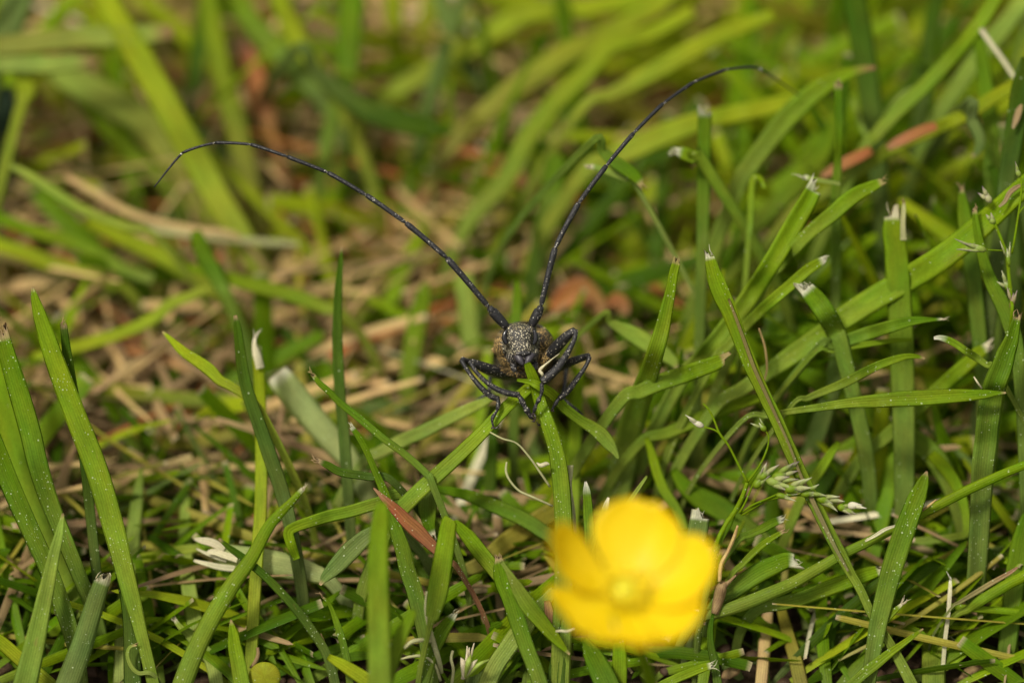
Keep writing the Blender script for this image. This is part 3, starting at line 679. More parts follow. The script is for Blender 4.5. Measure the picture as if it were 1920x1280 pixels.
T('deep green soft blade dropping between the left blades', 'g', 'no', '366,432,18,2.2 374,455,30 384,480,33 398,505,32 412,532,28 430,566,24', 0, .08, .02)
T('yellow-green long soft blade reaching toward the dark upright one', 'l', 'no', '350,500,12,2.3 396,512,22 450,528,26 504,542,28 555,556,28 605,575,26 650,595,18', 0, .08, .02, second='y')
T('yellow soft blade sloping from the left border', 'y', 'no', '-40,440,22,3.0 0,460,28 50,476,30 101,496,30 150,510,29 202,528,27 240,545,20', 0, .08, .02)
T('thick bleached straw at the left border', 's', 'no', '-30,545,18,3.3 0,540,24 45,534,26 94,527,24 140,522,16', 0, .08, .02, name='dry_straw', cat='straw', root=False)
T('long bleached straw lying across the middle left', 'q', 'no', '240,425,8,2.9 286,430,12 340,438,14 400,444,15 454,450,14 520,455,12 560,458,8', 0, .08, .02, name='dry_straw', cat='straw', root=False)
T('orange-brown straw lying in the litter left of the beetle', 'r', 'no', '235,655,10,2.6 270,662,20 310,672,24 345,686,24 380,702,20 410,722,10', 0, .1, .02, name='dry_straw', cat='straw', root=False, second='s')
T('olive blade lying level across the litter', 'o', 'no', '130,700,12,2.3 165,718,22 210,730,26 260,740,28 302,744,28 350,749,27 420,750,24 470,748,16', 0, .08, .02, root=False, second='l')
T('pale olive blade lying low left of the fat cut stalk', 'o', 'no', '245,814,10,1.9 290,824,18 330,832,22 370,830,24 410,822,24 460,808,20 500,800,12', 0, .08, .02, root=False)
T('yellow-green stem lying low across the bottom left', 'y', 'no', '130,1076,12,.9 180,1066,18 240,1052,21 290,1042,21 335,1032,20 380,1026,14', 0, .08, .05, root=False)
T('tan straw lying diagonally beneath the tall bright blade', 's', 'no', '108,965,10,1.6 160,940,14 210,915,16 260,885,16 320,868,14 360,855,10', 0, .08, .02, name='dry_straw', cat='straw', root=False)
T('rust-coloured straw low in the litter behind the pale upright blades', 'r', 'no', '360,1000,10,1.3 400,992,16 450,978,16 500,962,12 540,945,8', 0, .1, .02, name='dry_straw', cat='straw', root=False)
T('tan straw lying level behind the beetle\'s right foot', 's', 'no', '1080,742,8,2.4 1120,730,14 1165,724,16 1210,716,14 1250,712,8', 0, .1, .02, name='dry_straw', cat='straw', root=False)
T('orange stalk leaning behind the beetle to the left', 'r', 'no', '845,600,8,2.8 800,608,14 760,620,17 735,640,17 715,665,14 700,695,10', 0, .1, .02, name='dry_straw', cat='straw', root=False, second='s')
T('orange-red leaf blurred behind the beetle\'s head to the right', 'r', 'no', '1035,580,20,2.7 1060,560,44 1085,545,52 1110,560,44 1130,585,26', 0, .2, .02, name='dry_leaf', cat='dry leaf', root=False)
T('small rusty leaf blurred at the right of the orange-red one', 'r', 'no', '1140,570,14,2.5 1155,562,28 1168,572,28 1172,590,16', 0, .2, .02, name='dry_leaf', cat='dry leaf', root=False)
T('orange straw slanting up in the middle distance', 'r', 'no', '910,250,10,4.0 880,275,14 850,305,16 820,335,16 790,375,14 760,420,10', 0, .1, .02, name='dry_straw', cat='straw', root=False)
T('rusty straw lying level in the middle distance', 'r', 'no', '855,282,10,3.9 890,288,16 925,298,18 955,310,16 975,330,12', 0, .1, .02, name='dry_straw', cat='straw', root=False)
T('rusty straw dropping between the two antennae', 'r', 'no', '966,310,10,3.6 980,335,18 992,365,19 998,395,14', 0, .1, .02, name='dry_straw', cat='straw', root=False, second='s')
T('greyish stone-like dead leaf scrap behind the right antenna', 'n', 'no', '960,200,12,4.4 975,215,24 985,232,24 990,250,12', 0, .1, .02, name='dry_leaf', cat='dry leaf', root=False)
T('cut pale sheath with splayed white ends near the bottom left', 'v', 'cut', '405,1035,34,.5 430,1042,44 470,1050,50 510,1056,50 550,1064,46 590,1075,36,.45 620,1090,26', 0, .0, .1, round_=.4)
for k_, (lab_, sp_) in enumerate([
        ('whitish splayed sheath end, topmost of the four', '364,1010,5,.45 380,1013,13 400,1018,16 420,1030,16'),
        ('whitish splayed sheath end, second of the four and the thinnest', '368,1028,3,.45 385,1036,6 405,1044,8 425,1050,9'),
        ('whitish splayed sheath end, third of the four and the palest', '388,1036,6,.4 400,1034,12 420,1040,14 445,1048,14'),
        ('whitish splayed sheath end, lowest of the four', '363,1050,5,.42 385,1056,9 410,1062,12 440,1066,12')]):
    T(lab_, 'w', 'no', sp_, 0, .1, .05, root=False, name='sheath_end', cat='sheath end', group='splayed sheath ends')
T('tan straw stump standing by the bottom edge right of the flower', 's', 'cut', '1440,1142,20,.6 1436,1180,24 1432,1230,24 1426,1295,24', 0, .0, .02, name='dry_straw', cat='straw', round_=.5)
T('olive straw standing beside the tan stump', 'o', 'no', '1462,1130,16,.6 1475,1180,24 1490,1230,26 1505,1295,28', 0, .08, .02)
T('narrow frayed shred with a straw tip left of the broad front blade', 'g', 'cut', '604,1118,3,-.1 615,1128,6 625,1149,10 633,1172,13 642,1200,14 652,1245,14 658,1298,14', 0, .12, .4)
T('yellow-green blade in the corner below the broad front blade', 'y', 'no', '615,1230,12,-.3 650,1250,24 690,1276,28 730,1305,28', 0, .1, .05)
T('slim tan leaf stub hidden near the bottom edge shreds', 'n', 'cut', '1040,1195,8,.1 1034,1175,16 1030,1150,18 1026,1125,12', 0, .1, .1, root=False, name='dry_leaf', cat='dry leaf', second='r')

# ---------------------------------------------------------------- loose fibres and shreds
def fibre(label, nodes, code='w', name='plant_fibre', cat='fibre', group='pale fibres lying on the grass'):
    g = Geo()
    s = smooth_path([tuple(P(x, y, d)) + (r * PX,) for x, y, d, r in nodes], 5)
    c = TINT[code]
    tube(g, [Vector(q[:3]) for q in s], [max(.002, q[3]) for q in s], 6, c + (.2,))
    return tag(g.build(name, M_DRY), label, cat, group)
fibre('thin pale thread arching out below the beetle\'s left foot', [(919, 810, -.05, 1.5), (942, 822, -.08, 1.8), (969, 831, -.05, 1.8), (993, 857, 0, 2.2), (1012, 884, .05, 2.4), (1031, 912, .1, 2.4)], 'q')
fibre('hook-shaped pale thread under the arching one', [(950, 866, 0, 1.8), (949, 884, .02, 2.5), (957, 902, .03, 2.2), (974, 920, .05, 2.4), (1000, 932, .06, 2.4), (1036, 948, .1, 2.2)], 'q')
fibre('white papery flake beside the stout bitten blade', [(1006, 867, -.12, 1), (1014, 872, -.12, 4), (1024, 869, -.12, 4), (1030, 870, -.12, 1.5)], 'w')
fibre('pale papery tuft on a straw right of the stout blade', [(1069, 872, .1, 7), (1070, 890, .1, 4), (1069, 915, .1, 3.5), (1076, 960, .15, 3), (1078, 1000, .2, 3)], 'q')
fibre('white sliver sticking out at the left edge of the flower', [(1042, 1183, -.5, 1.5), (1052, 1182, -.5, 2.6), (1064, 1183, -.5, 2.6), (1077, 1178, -.5, 1.5)], 'w')
fibre('white sliver sticking out at the right edge of the flower', [(1292, 1143, .1, 1.5), (1308, 1144, .1, 2.4), (1322, 1150, .1, 1.5)], 'w')
fibre('pale curved rootlet rising among the shreds at the bottom', [(802, 1108, -.3, 4), (799, 1140, -.3, 4), (804, 1172, -.3, 4), (812, 1202, -.25, 5), (822, 1235, -.2, 5), (828, 1260, -.1, 4)], 'q')
fibre('pale rootlet bending to the left among the shreds', [(758, 1215, -.3, 3), (772, 1203, -.3, 4), (790, 1199, -.3, 4), (808, 1201, -.25, 4)], 'q')
fibre('faint rootlet looping lower among the shreds', [(752, 1235, -.2, 2), (772, 1230, -.2, 3), (795, 1230, -.2, 3), (815, 1245, -.2, 3), (826, 1275, -.1, 3)], 'q')
fibre('pale thread standing left of the white tuft', [(849, 1219, -.2, 2.5), (846, 1235, -.2, 3), (850, 1255, -.2, 3), (846, 1290, -.1, 3)], 'q')
fibre('white bit of bark on the leaf below the beetle\'s chin', [(1049, 663, -.0, 1.0), (1034, 674, -.08, 1.2), (1022, 684, -.1, 2.2), (1015, 690, -.1, 3.0), (1012, 695, -.1, 3.0), (1016, 700, -.1, 3.2), (1018, 706, -.08, 2)], 'w')
fibre('fine pale hair standing near the middle of the sheath', [(1423, 615, .5, 1.3), (1434, 650, .5, 2), (1438, 690, .5, 2), (1432, 716, .5, 2)], 's')
fibre('thin bristle crossing the blade below the horizontal one', [(1826, 706, -.1, 1.5), (1833, 717, -.1, 2), (1841, 728, -.05, 1.6)], 'w')
fibre('short tan bristle on the round stem', [(1756, 936, -.1, 1), (1742, 947, -.08, 2.4), (1728, 957, 0, 2.4)], 's')
fibre('tan wiry rootlet curving down beside the flower', [(1383, 985, -.1, 2), (1377, 1005, -.05, 3.5), (1364, 1035, 0, 3.5), (1352, 1058, 0, 4), (1349, 1090, 0, 3.5)], 's')
fibre('brown ragged root piece beside the flower', [(1380, 1078, 0, 2), (1365, 1092, .05, 4), (1354, 1100, .05, 10), (1348, 1120, .1, 11), (1340, 1150, .1, 7)], 'n')
fibre('dry brown twiglet standing on the round green leaf', [(483, 1213, -.1, 3), (484, 1225, -.1, 3.5), (480, 1238, -.1, 4), (470, 1252, -.1, 3)], 'n')
fibre('tan bristle near the bottom edge beside the thin dark blade', [(601, 1187, -.1, 1.5), (608, 1205, -.1, 2.4), (616, 1232, -.1, 1.5)], 's')

# white papery tuft at the bottom
rt = empty('papery_tuft', P(872, 1270, -.1))
tag(rt, 'white papery tuft of torn husks at the bottom edge', 'husk tuft')
for i, (x1, y1, r_) in enumerate([(889, 1205, 2.2), (880, 1213, 2.6), (876, 1210, 2), (864, 1232, 4.5), (895, 1236, 3.5), (919, 1235, 3), (883, 1226, 4)]):
    g = Geo()
    mx_, my_ = (x1 + 870) / 2 + 2, (y1 + 1262) / 2 - 2
    s = smooth_path([tuple(P(866 + i, 1272, -.1)) + (2.5 * PX,), tuple(P(mx_, my_, -.14 - .02 * i)) + (r_ * 1.4 * PX,), tuple(P(x1, y1, -.2)) + (.8 * PX,)], 6)
    c = TINT['w'] if i < 5 else TINT['p']
    tube(g, [Vector(q[:3]) for q in s], [q[3] for q in s], 6, (min(1, c[0] * 1.3), min(1, c[1] * 1.25), c[2] * 1.4, .1))
    adopt(g.build('husk', M_SEED), rt)

# round yellow-green clover leaf at the bottom edge
g = Geo()
blob(g, P(496, 1268, -.15), (RT, UP, -FW), (30 * PX, 28 * PX, .035), (.27, .30, .02, .15), 24, 12)
o = tag(g.build('round_leaf', M_GRASS), 'small round yellow-green leaf cut off by the bottom edge', 'leaf')
g = Geo(); s = [P(498, 1285, -.12), P(500, 1320, -.05), P(503, 1400, 0)]
tube(g, [tuple(q) for q in s], [.015, .015, .015], 6, TINT['l'] + (0.,)); o2 = g.build('leaf_stalk', M_GRASS); o2.parent = o

# ---------------------------------------------------------------- seed heads of annual meadow grass
def seed_head(label, stems, spikelets, group='seed heads of meadow grass'):
    """stems: (nodes of x,y,d,r px); spikelets: base x,y -> tip x,y, depth, half-width px, florets, colour code"""
    first = stems[0]
    b = P(*first[0][:3])
    root_ = empty('seed_head', Vector((b.x, b.y, 0)))
    tag(root_, label, 'seed head', group)
    for k, st in enumerate(stems):
        g = Geo()
        nodes = [tuple(P(x, y, d)) + (r * PX,) for x, y, d, r in st]
        if k == 0:
            p0 = Vector(nodes[0][:3])
            nodes = [(p0.x, p0.y + .1, -.1, nodes[0][3]), (p0.x, p0.y + .05, p0.z * .5, nodes[0][3])] + nodes
        s = smooth_path(nodes, 5)
        tube(g, [Vector(q[:3]) for q in s], [max(.003, q[3]) for q in s], 7, TINT['l'] + (.3,))
        adopt(g.build('stem' if k == 0 else 'branch', M_GRASS), root_)
    rng = random.Random(len(label))
    for (x0, y0, x1, y1, d, hw, nf, code) in spikelets:
        a, bb = P(x0, y0, d), P(x1, y1, d - .03)
        ax = (bb - a); L = ax.length; ax.normalize()
        sd_ = ax.cross(VIEW).normalized(); nn = sd_.cross(ax)
        def floret(c, dr, ln, wd_, col, tipc):
            g = Geo()
            n = 9; base_ = []
            s2 = dr.cross(nn).normalized(); n2 = s2.cross(dr)
            pts = []; rd = []; cl = []
            for i in range(n):
                t = i / (n - 1)
                r = wd_ * 1.1 * (math.sin(math.pi * min(1, t ** .75 * .94 + .05)) ** 1.15) * (1 - .3 * t)
                pts.append(c + dr * (ln * t) + n2 * (math.sin(t * 3.1) * wd_ * .25)); rd.append(max(.0015, r))
                k = max(0, (t - .5) / .5)
                cl.append(tuple(col[j] * (1 - k) + tipc[j] * k for j in range(3)) + (.15,))
            tube(g, pts, rd, 8, cl)
            return g
        col = TINT[code]
        tipc = rng.choice([(.22, .13, .2), (.6, .58, .44), (.5, .5, .34), (.35, .26, .28)])
        if code == 'w': tipc = (.7, .66, .6); col = (.62, .60, .46)
        g = floret(a, (ax + sd_ * .10).normalized(), L * .62, hw * PX * .75, col, tipc)
        sp = adopt(g.build('spikelet', M_SEED), root_)
        for q in range(1, nf):
            t = q / nf
            side = 1 if q % 2 else -1
            c = a + ax * (L * t * .5) + sd_ * (side * hw * PX * .2)
            dr = (ax + sd_ * (side * rng.uniform(.08, .42)) + nn * rng.uniform(-.15, .3)).normalized()
            kx = rng.random() * .8; cc = tuple((v * (1 - kx) + w_ * kx) for v, w_ in zip(col, TINT['q']))
            g = floret(c, dr, L * rng.uniform(.5, .7), hw * PX * rng.uniform(.36, .52), cc, tipc)
            fl = g.build('floret', M_SEED)
            fl.data.transform(Matrix.Translation(-Vector(root_.location)))
            fl.parent = sp
    return root_

seed_head('spreading green seed head with purple-tipped spikelets just right of the yellow flower',
    [[(1344, 1022, 0, 4.5), (1360, 985, 0, 5), (1380, 955, 0, 5), (1393, 928, -.02, 4.5), (1401, 904, -.04, 4)],
     [(1401, 904, -.04, 3), (1385, 872, -.06, 2.2), (1366, 835, -.08, 2.2), (1349, 812, -.1, 2.4), (1338, 785, -.1, 2), (1329, 768, -.1, 2.2), (1318, 756, -.1, 1.4)],
     [(1349, 812, -.1, 1.8), (1338, 805, -.1, 1.8), (1320, 800, -.1, 1.8)],
     [(1401, 904, -.04, 2.2), (1418, 882, -.05, 2.2), (1432, 858, -.05, 2.2), (1440, 835, -.05, 1.8), (1441, 818, -.05, 1.8), (1436, 808, -.05, 1.8)],
     [(1386, 962, -.02, 2.4), (1398, 940, -.04, 2.2), (1412, 908, -.06, 2), (1424, 890, -.06, 2)],
     [(1388, 962, 0, 2.2), (1412, 946, -.04, 2.2), (1440, 934, -.06, 2), (1458, 926, -.06, 2)],
     [(1390, 966, 0, 2.2), (1418, 949, -.02, 2), (1444, 936, -.04, 2), (1500, 928, -.05, 2), (1540, 935, -.05, 2)]],
    [(1320, 800, 1274, 784, -.1, 8, 2, 'w'), (1436, 808, 1412, 785, -.05, 8, 3, 'l'),
     (1414, 915, 1440, 872, -.06, 11, 4, 'l'), (1424, 900, 1452, 862, -.08, 11, 4, 'l'), (1446, 896, 1508, 872, -.12, 12, 5, 'l'),
     (1436, 900, 1500, 908, -.14, 12, 5, 'p'), (1470, 918, 1526, 902, -.16, 12, 5, 'l'), (1454, 926, 1504, 934, -.12, 8, 3, 'l'),
     (1500, 926, 1550, 916, -.14, 10, 4, 'l'), (1530, 930, 1584, 948, -.1, 12, 5, 'l'), (1570, 948, 1608, 958, -.1, 10, 4, 'l'), (1588, 948, 1634, 940, -.12, 10, 2, 'w')])
seed_head('slim seed head with brown nodes and a pinkish spikelet by the right border',
    [[(1896, 600, .3, 3.5), (1896, 560, .3, 3.5), (1892, 520, .3, 3.5), (1888, 480, .3, 3.5), (1880, 455, .3, 3), (1870, 430, .3, 3), (1862, 412, .3, 3)],
     [(1897, 475, .25, 2.4), (1902, 450, .2, 2.4), (1909, 405, .2, 2.2), (1914, 370, .2, 2), (1915, 340, .2, 1.8), (1910, 328, .2, 1.6)],
     [(1880, 470, .2, 1.6), (1862, 469, .15, 1.6), (1845, 468, .1, 2)],
     [(1909, 405, .2, 1.6), (1916, 392, .2, 1.6), (1930, 380, .2, 1.6)]],
    [(1912, 332, 1896, 302, .2, 7, 2, 'p'), (1858, 380, 1833, 350, .35, 9, 4, 'q'), (1862, 420, 1852, 394, .3, 9, 3, 'p'),
     (1850, 470, 1792, 460, .05, 9, 6, 'p'), (1892, 500, 1880, 445, .28, 6, 3, 'l'), (1896, 545, 1868, 515, .35, 10, 4, 'l'), (1896, 580, 1898, 530, .3, 7, 3, 'n')])

# ---------------------------------------------------------------- buttercup
def make_flower():
    ctr = P(1170, 1118, -3.0)
    n = (Vector((-.02, -.24, 1))).normalized()
    ex = Vector((1, 0, 0)); ex = (ex - n * ex.dot(n)).normalized(); ey = n.cross(ex)
    base = empty('buttercup', Vector((ctr.x + .4, ctr.y + .8, 0)))
    tag(base, 'glossy yellow buttercup flower held close to the camera on a thin stem', 'flower')
    m, nd, l = newmat('petal')
    uv = nd.new('ShaderNodeUVMap'); uv.uv_map = 'UVMap'
    st = noise(nd, l, scaled(nd, l, uv.outputs[0], (14, 1.2, 1)), 3, 3)
    sx = nd.new('ShaderNodeSeparateXYZ'); l.new(uv.outputs[0], sx.inputs[0])
    col = mixc(nd, l, ramp(nd, l, st, .3, .7), (.76, .57, .003), (.84, .65, .006))
    col = mixc(nd, l, ramp(nd, l, sx.outputs[1], .0, .3, .4, 0.), col, (.62, .56, .01))
    pr = nd.new('ShaderNodeBsdfPrincipled'); l.new(col, pr.inputs['Base Color']); pr.inputs['Roughness'].default_value = .42
    pr.inputs['Specular IOR Level'].default_value = .3
    bp = nd.new('ShaderNodeBump'); bp.inputs['Strength'].default_value = .3; bp.inputs['Distance'].default_value = .01
    l.new(st, bp.inputs['Height']); l.new(bp.outputs[0], pr.inputs['Normal'])
    tr = nd.new('ShaderNodeBsdfTranslucent'); l.new(col, tr.inputs[0])
    mx = nd.new('ShaderNodeMixShader'); mx.inputs[0].default_value = .42
    l.new(pr.outputs[0], mx.inputs[1]); l.new(tr.outputs[0], mx.inputs[2])
    oo = nd.new('ShaderNodeOutputMaterial'); l.new(mx.outputs[0], oo.inputs[0])
    #        azimuth, length, width, start elevation, end elevation, lift
    petals = [(74, .73, .72, 16, 48), (8, .80, .60, 16, 48), (-50, .74, .74, 10, 42), (-120, .62, .94, 8, 46), (160, .88, .42, 24, 76)]
    for az, ln, wd_, e0, e1 in petals:
        a = R(az); rad = ex * math.cos(a) + ey * math.sin(a); tan = n.cross(rad)
        nu, nv = 14, 14
        g = Geo(); pos = ctr.copy() + rad * .06; rows = []
        rng = random.Random(int(az) + 400)
        ph = rng.uniform(0, 6)
        prev = pos.copy()
        for j in range(nv + 1):
            t = j / nv
            el = R(e0 + (e1 - e0) * t ** 1.1)
            if j: prev = prev + (rad * math.cos(el) + n * math.sin(el)) * (ln / nv)
            nrm = (n * math.cos(el) - rad * math.sin(el))
            if t < .62: hw = wd_ / 2 * (.16 + .84 * math.sin(t / .62 * math.pi / 2) ** 1.0)
            else: hw = wd_ / 2 * math.sqrt(max(0.0, 1 - ((t - .62) / .40) ** 2))
            rows.append([])
            for i in range(nu + 1):
                u = i / nu * 2 - 1
                notch = -.03 * math.exp(-(u * 5) ** 2) * t ** 6 + .012 * math.sin(u * 7 + ph) * t ** 4
                q = prev + tan * (u * hw) + nrm * (.30 * hw * u * u + .012 * math.sin(u * 6 + ph) * t) + rad * notch
                rows[-1].append(q)
        th = .010
        for sgn in (1, -1):
            for j in range(nv + 1):
                for i in range(nu + 1):
                    q = rows[j][i] - n * (th if sgn < 0 else 0)
                    g.v.append(tuple(q)); g.uv.append((i / nu * wd_, j / nv * ln))
        W = nu + 1; off = W * (nv + 1)
        for j in range(nv):
            for i in range(nu):
                a0 = j * W + i
                g.f.append((a0, a0 + 1, a0 + W + 1, a0 + W))
                g.f.append((off + a0, off + a0 + W, off + a0 + W + 1, off + a0 + 1))
        edge = [j * W for j in range(nv + 1)] + [nv * W + i for i in range(1, W)] + [j * W + nu for j in range(nv - 1, -1, -1)] + [i for i in range(nu - 1, 0, -1)]
        for k in range(len(edge)):
            a0, b0 = edge[k], edge[(k + 1) % len(edge)]
            g.f.append((a0, b0, b0 + off, a0 + off))
        adopt(g.build('petal', m), base)
    mp = plain('pistil', (.56, .52, .012), .5, ns=30)
    ms = plain('stamen', (.86, .64, .01), .5, ns=30)
    g = Geo(); rng = random.Random(5)
    blob(g, ctr + n * .06, (ex, ey, n), (.09, .09, .09))
    for k in range(40):
        th_ = math.acos(1 - rng.random() * .9); ph = rng.uniform(0, 2 * math.pi)
        dv = n * math.cos(th_) + (ex * math.cos(ph) + ey * math.sin(ph)) * math.sin(th_)
        blob(g, ctr + n * .06 + dv * .09, (dv.orthogonal().normalized(), dv.cross(dv.orthogonal().normalized()), dv), (.014, .014, .03), nu=6, nv=4)
    g.c = []; g.uv = []
    adopt(g.build('pistil', mp), base)
    for k in range(46):
        g = Geo()
        ph = 2.399 * k; rr = .10 + .11 * (k / 46)
        a = ctr + (ex * math.cos(ph) + ey * math.sin(ph)) * .09
        b = ctr + (ex * math.cos(ph) + ey * math.sin(ph)) * rr + n * rng.uniform(.12, .2)
        tube(g, [a, (a + b) / 2 + n * .01, b], [.006, .006, .007], 5, (0, 0, 0, 1))
        dv = (b - a).normalized()
        blob(g, b, (dv.orthogonal().normalized(), dv.cross(dv.orthogonal().normalized()), dv), (.016, .016, .035), nu=6, nv=5)
        g.c = []; g.uv = []
        adopt(g.build('stamen', ms), base)
    for k in range(5):
        g = Geo(); a = R(45 + 72 * k); rad = ex * math.cos(a) + ey * math.sin(a)
        pts = [ctr - n * .03 + rad * (.38 - .38 * t) + n * (.16 * (1 - t) ** 1.4) - n * .03 for t in (0, .25, .5, .75, 1)]
        ribbon(g, pts, [.02, .12, .17, .15, .06], (.25, .28, .04), 0, .1, .1, 5, 0, rng, .1)
        adopt(g.build('sepal', M_GRASS), base)
    g = Geo(); gp = Vector(base.location)
    pathtube(g, [(ctr - n * .02, .045), (ctr - n * .5 + Vector((.04, .12, 0)), .042), (Vector((ctr.x + .25, ctr.y + .5, ctr.z * .5)), .05), (gp + Vector((0, 0, .4)), .055), (gp + Vector((0, 0, -.15)), .06)], 10, TINT['l'] + (.2,))
    adopt(g.build('stem', M_GRASS), base)
make_flower()

# ---------------------------------------------------------------- longhorn beetle
def make_beetle():
    root_ = empty('longhorn_beetle', Vector((P(980, 650, .6).x, P(980, 650, .6).y, H - .3)))
    tag(root_, 'black longhorn beetle with very long antennae, facing the camera on crossed grass blades', 'beetle')
    ax = (RT, UP, -FW)
    g = Geo()
    # head: frons, brow bumps under the antennae, cheeks, muzzle
    blob(g, P(974, 634, .16), ax, (29 * PX, 29 * PX, .17), power=.86)
    blob(g, P(977, 652, .14), ax, (25 * PX, 30 * PX, .16), power=.9)
    blob(g, P(957, 617, .10), ax, (13 * PX, 11 * PX, .07))
    blob(g, P(995, 616, .10), ax, (12 * PX, 11 * PX, .07))
    blob(g, P(982, 670, .10), ax, (20 * PX, 12 * PX, .09))
    blob(g, P(962, 668, .16), ax, (13 * PX, 18 * PX, .10))
    blob(g, P(999, 666, .16), ax, (13 * PX, 18 * PX, .10))
    blob(g, P(958, 640, .24), ax, (15 * PX, 26 * PX, .12))
    blob(g, P(995, 640, .24), ax, (15 * PX, 26 * PX, .12))
    # pronotum with its side spines
    blob(g, P(981, 655, .50), ax, (52 * PX, 46 * PX, .26), power=.85)
    blob(g, P(1014, 640, .42), ax, (24 * PX, 25 * PX, .18))
    blob(g, P(945, 648, .42), ax, (20 * PX, 26 * PX, .18))
    pathtube(g, [(P(1020, 648, .45), .08), (P(1036, 648, .42), .035), (P(1041, 643, .40), .01)], 10)
    pathtube(g, [(P(942, 655, .45), .08), (P(928, 656, .42), .035), (P(923, 652, .40), .01)], 10)
    # breast and belly run away from the camera, down toward the soil
    blob(g, P(982, 690, .62), ax, (38 * PX, 26 * PX, .24))
    blob(g, P(972, 700, .40), ax, (22 * PX, 14 * PX, .14))
    axd = (FW * .985 - UP * .17).normalized(); axu = RT.cross(axd).normalized()
    c0 = P(983, 662, .9)
    blob(g, c0 + axd * .55, (RT, axu, axd), (.27, .20, 1.0), power=.92)
    # legs: femur, tibia, tarsus
    leg_paths = []
    def leg(fem, tib, tar):
        for nodes in (fem, tib, tar):
            pathtube(g, [(P(x, y, d), r * PX) for x, y, d, r in nodes], 12, per=5)
        leg_paths.append((fem, tib, tar))
    # front leg on the photo's left
    leg([(972, 700, .35, 9), (945, 699, .22, 10.5), (918, 692, .08, 10.5), (895, 683, -.02, 8.5), (882, 677, -.06, 6)],
        [(881, 677, -.07, 5), (893, 697, -.09, 4.2), (912, 716, -.1, 4.8), (935, 731, -.1, 5.6), (958, 738, -.1, 6), (974, 740, -.09, 6)],
        [(973, 741, -.09, 3.6), (979, 752, -.1, 6), (984, 762, -.1, 4.2), (988, 769, -.1, 6.4), (992, 776, -.09, 4.2), (996, 781, -.08, 5), (1000, 785, -.07, 2.2)])
    # middle leg on the photo's left
    leg([(965, 705, .7, 9), (930, 700, .48, 9.5), (895, 685, .22, 8), (866, 674, .06, 6)],
        [(864, 674, .05, 4.5), (878, 696, .02, 4.2), (899, 723, .0, 5.2), (920, 742, .0, 6), (936, 748, .0, 5.2)],
        [(935, 749, .0, 3.2), (934, 760, -.02, 4.6), (931, 771, -.02, 3), (924, 782, -.03, 4), (923, 791, -.03, 2.6), (925, 799, -.03, 2.4)])
    # front leg on the photo's right
    leg([(1008, 696, .35, 8), (1022, 676, .22, 10.5), (1042, 652, .1, 11.5), (1062, 631, .0, 9.5), (1078, 618, -.04, 6)],
        [(1080, 618, -.05, 4.5), (1077, 636, -.08, 4.6), (1066, 658, -.1, 5.6), (1050, 684, -.12, 7.6), (1032, 703, -.12, 8.6), (1016, 715, -.11, 8)],
        [(1015, 717, -.11, 3.2), (1016, 731, -.11, 4.2), (1014, 741, -.11, 2.8), (1010, 750, -.11, 4.8), (1006, 757, -.1, 3), (1003, 766, -.09, 4.2), (1000, 774, -.08, 2.2)])
    # middle leg on the photo's right
    leg([(1010, 706, .7, 8), (1045, 690, .5, 8.5), (1076, 676, .3, 8), (1104, 667, .14, 6)],
        [(1106, 668, .13, 4.5), (1099, 685, .12, 4), (1084, 707, .1, 5), (1066, 731, .1, 6), (1049, 747, .1, 5.6)],
        [(1047, 748, .1, 3.2), (1042, 756, .1, 4.2), (1038, 762, .1, 3), (1035, 768, .1, 2.2)])
    # hind legs, out of focus behind
    leg([(1005, 700, 1.1, 8), (1030, 688, .95, 8), (1050, 676, .85, 7), (1062, 684, .8, 5)],
        [(1062, 684, .8, 4.5), (1060, 708, .7, 4.5), (1057, 735, .6, 5), (1052, 748, .5, 5)],
        [(1056, 748, .5, 3), (1075, 765, .55, 4.5), (1088, 774, .6, 3), (1094, 786, .6, 2.5)])
    leg([(965, 700, 1.1, 8), (940, 695, 1.0, 8), (922, 690, .95, 6)],
        [(921, 690, .95, 4.5), (919, 712, .85, 4.5), (917, 735, .8, 4.5)],
        [(916, 736, .8, 3), (900, 748, .8, 4.5), (886, 757, .85, 3), (880, 762, .85, 2.5)])
    g.c = []; g.uv = []
    raw = g.build('body_raw', M_BEETLE)
    md = raw.modifiers.new('r', 'REMESH'); md.mode = 'VOXEL'; md.voxel_size = .0075; md.use_smooth_shade = True
    sm = raw.modifiers.new('s', 'SMOOTH'); sm.factor = .5; sm.iterations = 2
    dg = bpy.context.evaluated_depsgraph_get()
    me = bpy.data.meshes.new_from_object(raw.evaluated_get(dg))
    bpy.data.objects.remove(raw)
    me.name = 'body'
    n = len(me.vertices)
    co_ = np.zeros(n * 3, 'f'); me.vertices.foreach_get('co', co_); co_ = co_.reshape(-1, 3)
    # tint: hair colour and hair cover; golden on pronotum sides, sparse pale grains on the legs
    rel = co_ - np.array(FOC, 'f')
    dd = rel @ np.array(FW, 'f')
    px = 960 + rel[:, 0] / PX; py = 640 - (rel @ np.array(UP, 'f')) / PX
    col = np.zeros((n, 4), 'f')
    col[:] = (.30, .28, .22, .22)
    head = (((px - 977) / 36) ** 2 + ((py - 643) / 48) ** 2 < 1) & (dd < .30)
    pron = (((px - 982) / 62) ** 2 + ((py - 658) / 52) ** 2 < 1) & (dd >= .12) & (dd < .9) & ~head
    col[pron] = (.50, .34, .12, 1.25)
    col[head] = (.40, .37, .26, .85)
    brow = head & (py < 618)
    col[brow] = (.42, .37, .22, .8)
    muz = head & (py > 664)
    col[muz] = (.34, .31, .25, .5)
    a = me.attributes.new('tint', 'FLOAT_COLOR', 'POINT')
    a.data.foreach_set('color', col.ravel())
    me.polygons.foreach_set('use_smooth', [True] * len(me.polygons))
    me.materials.clear(); me.materials.append(M_BEETLE)
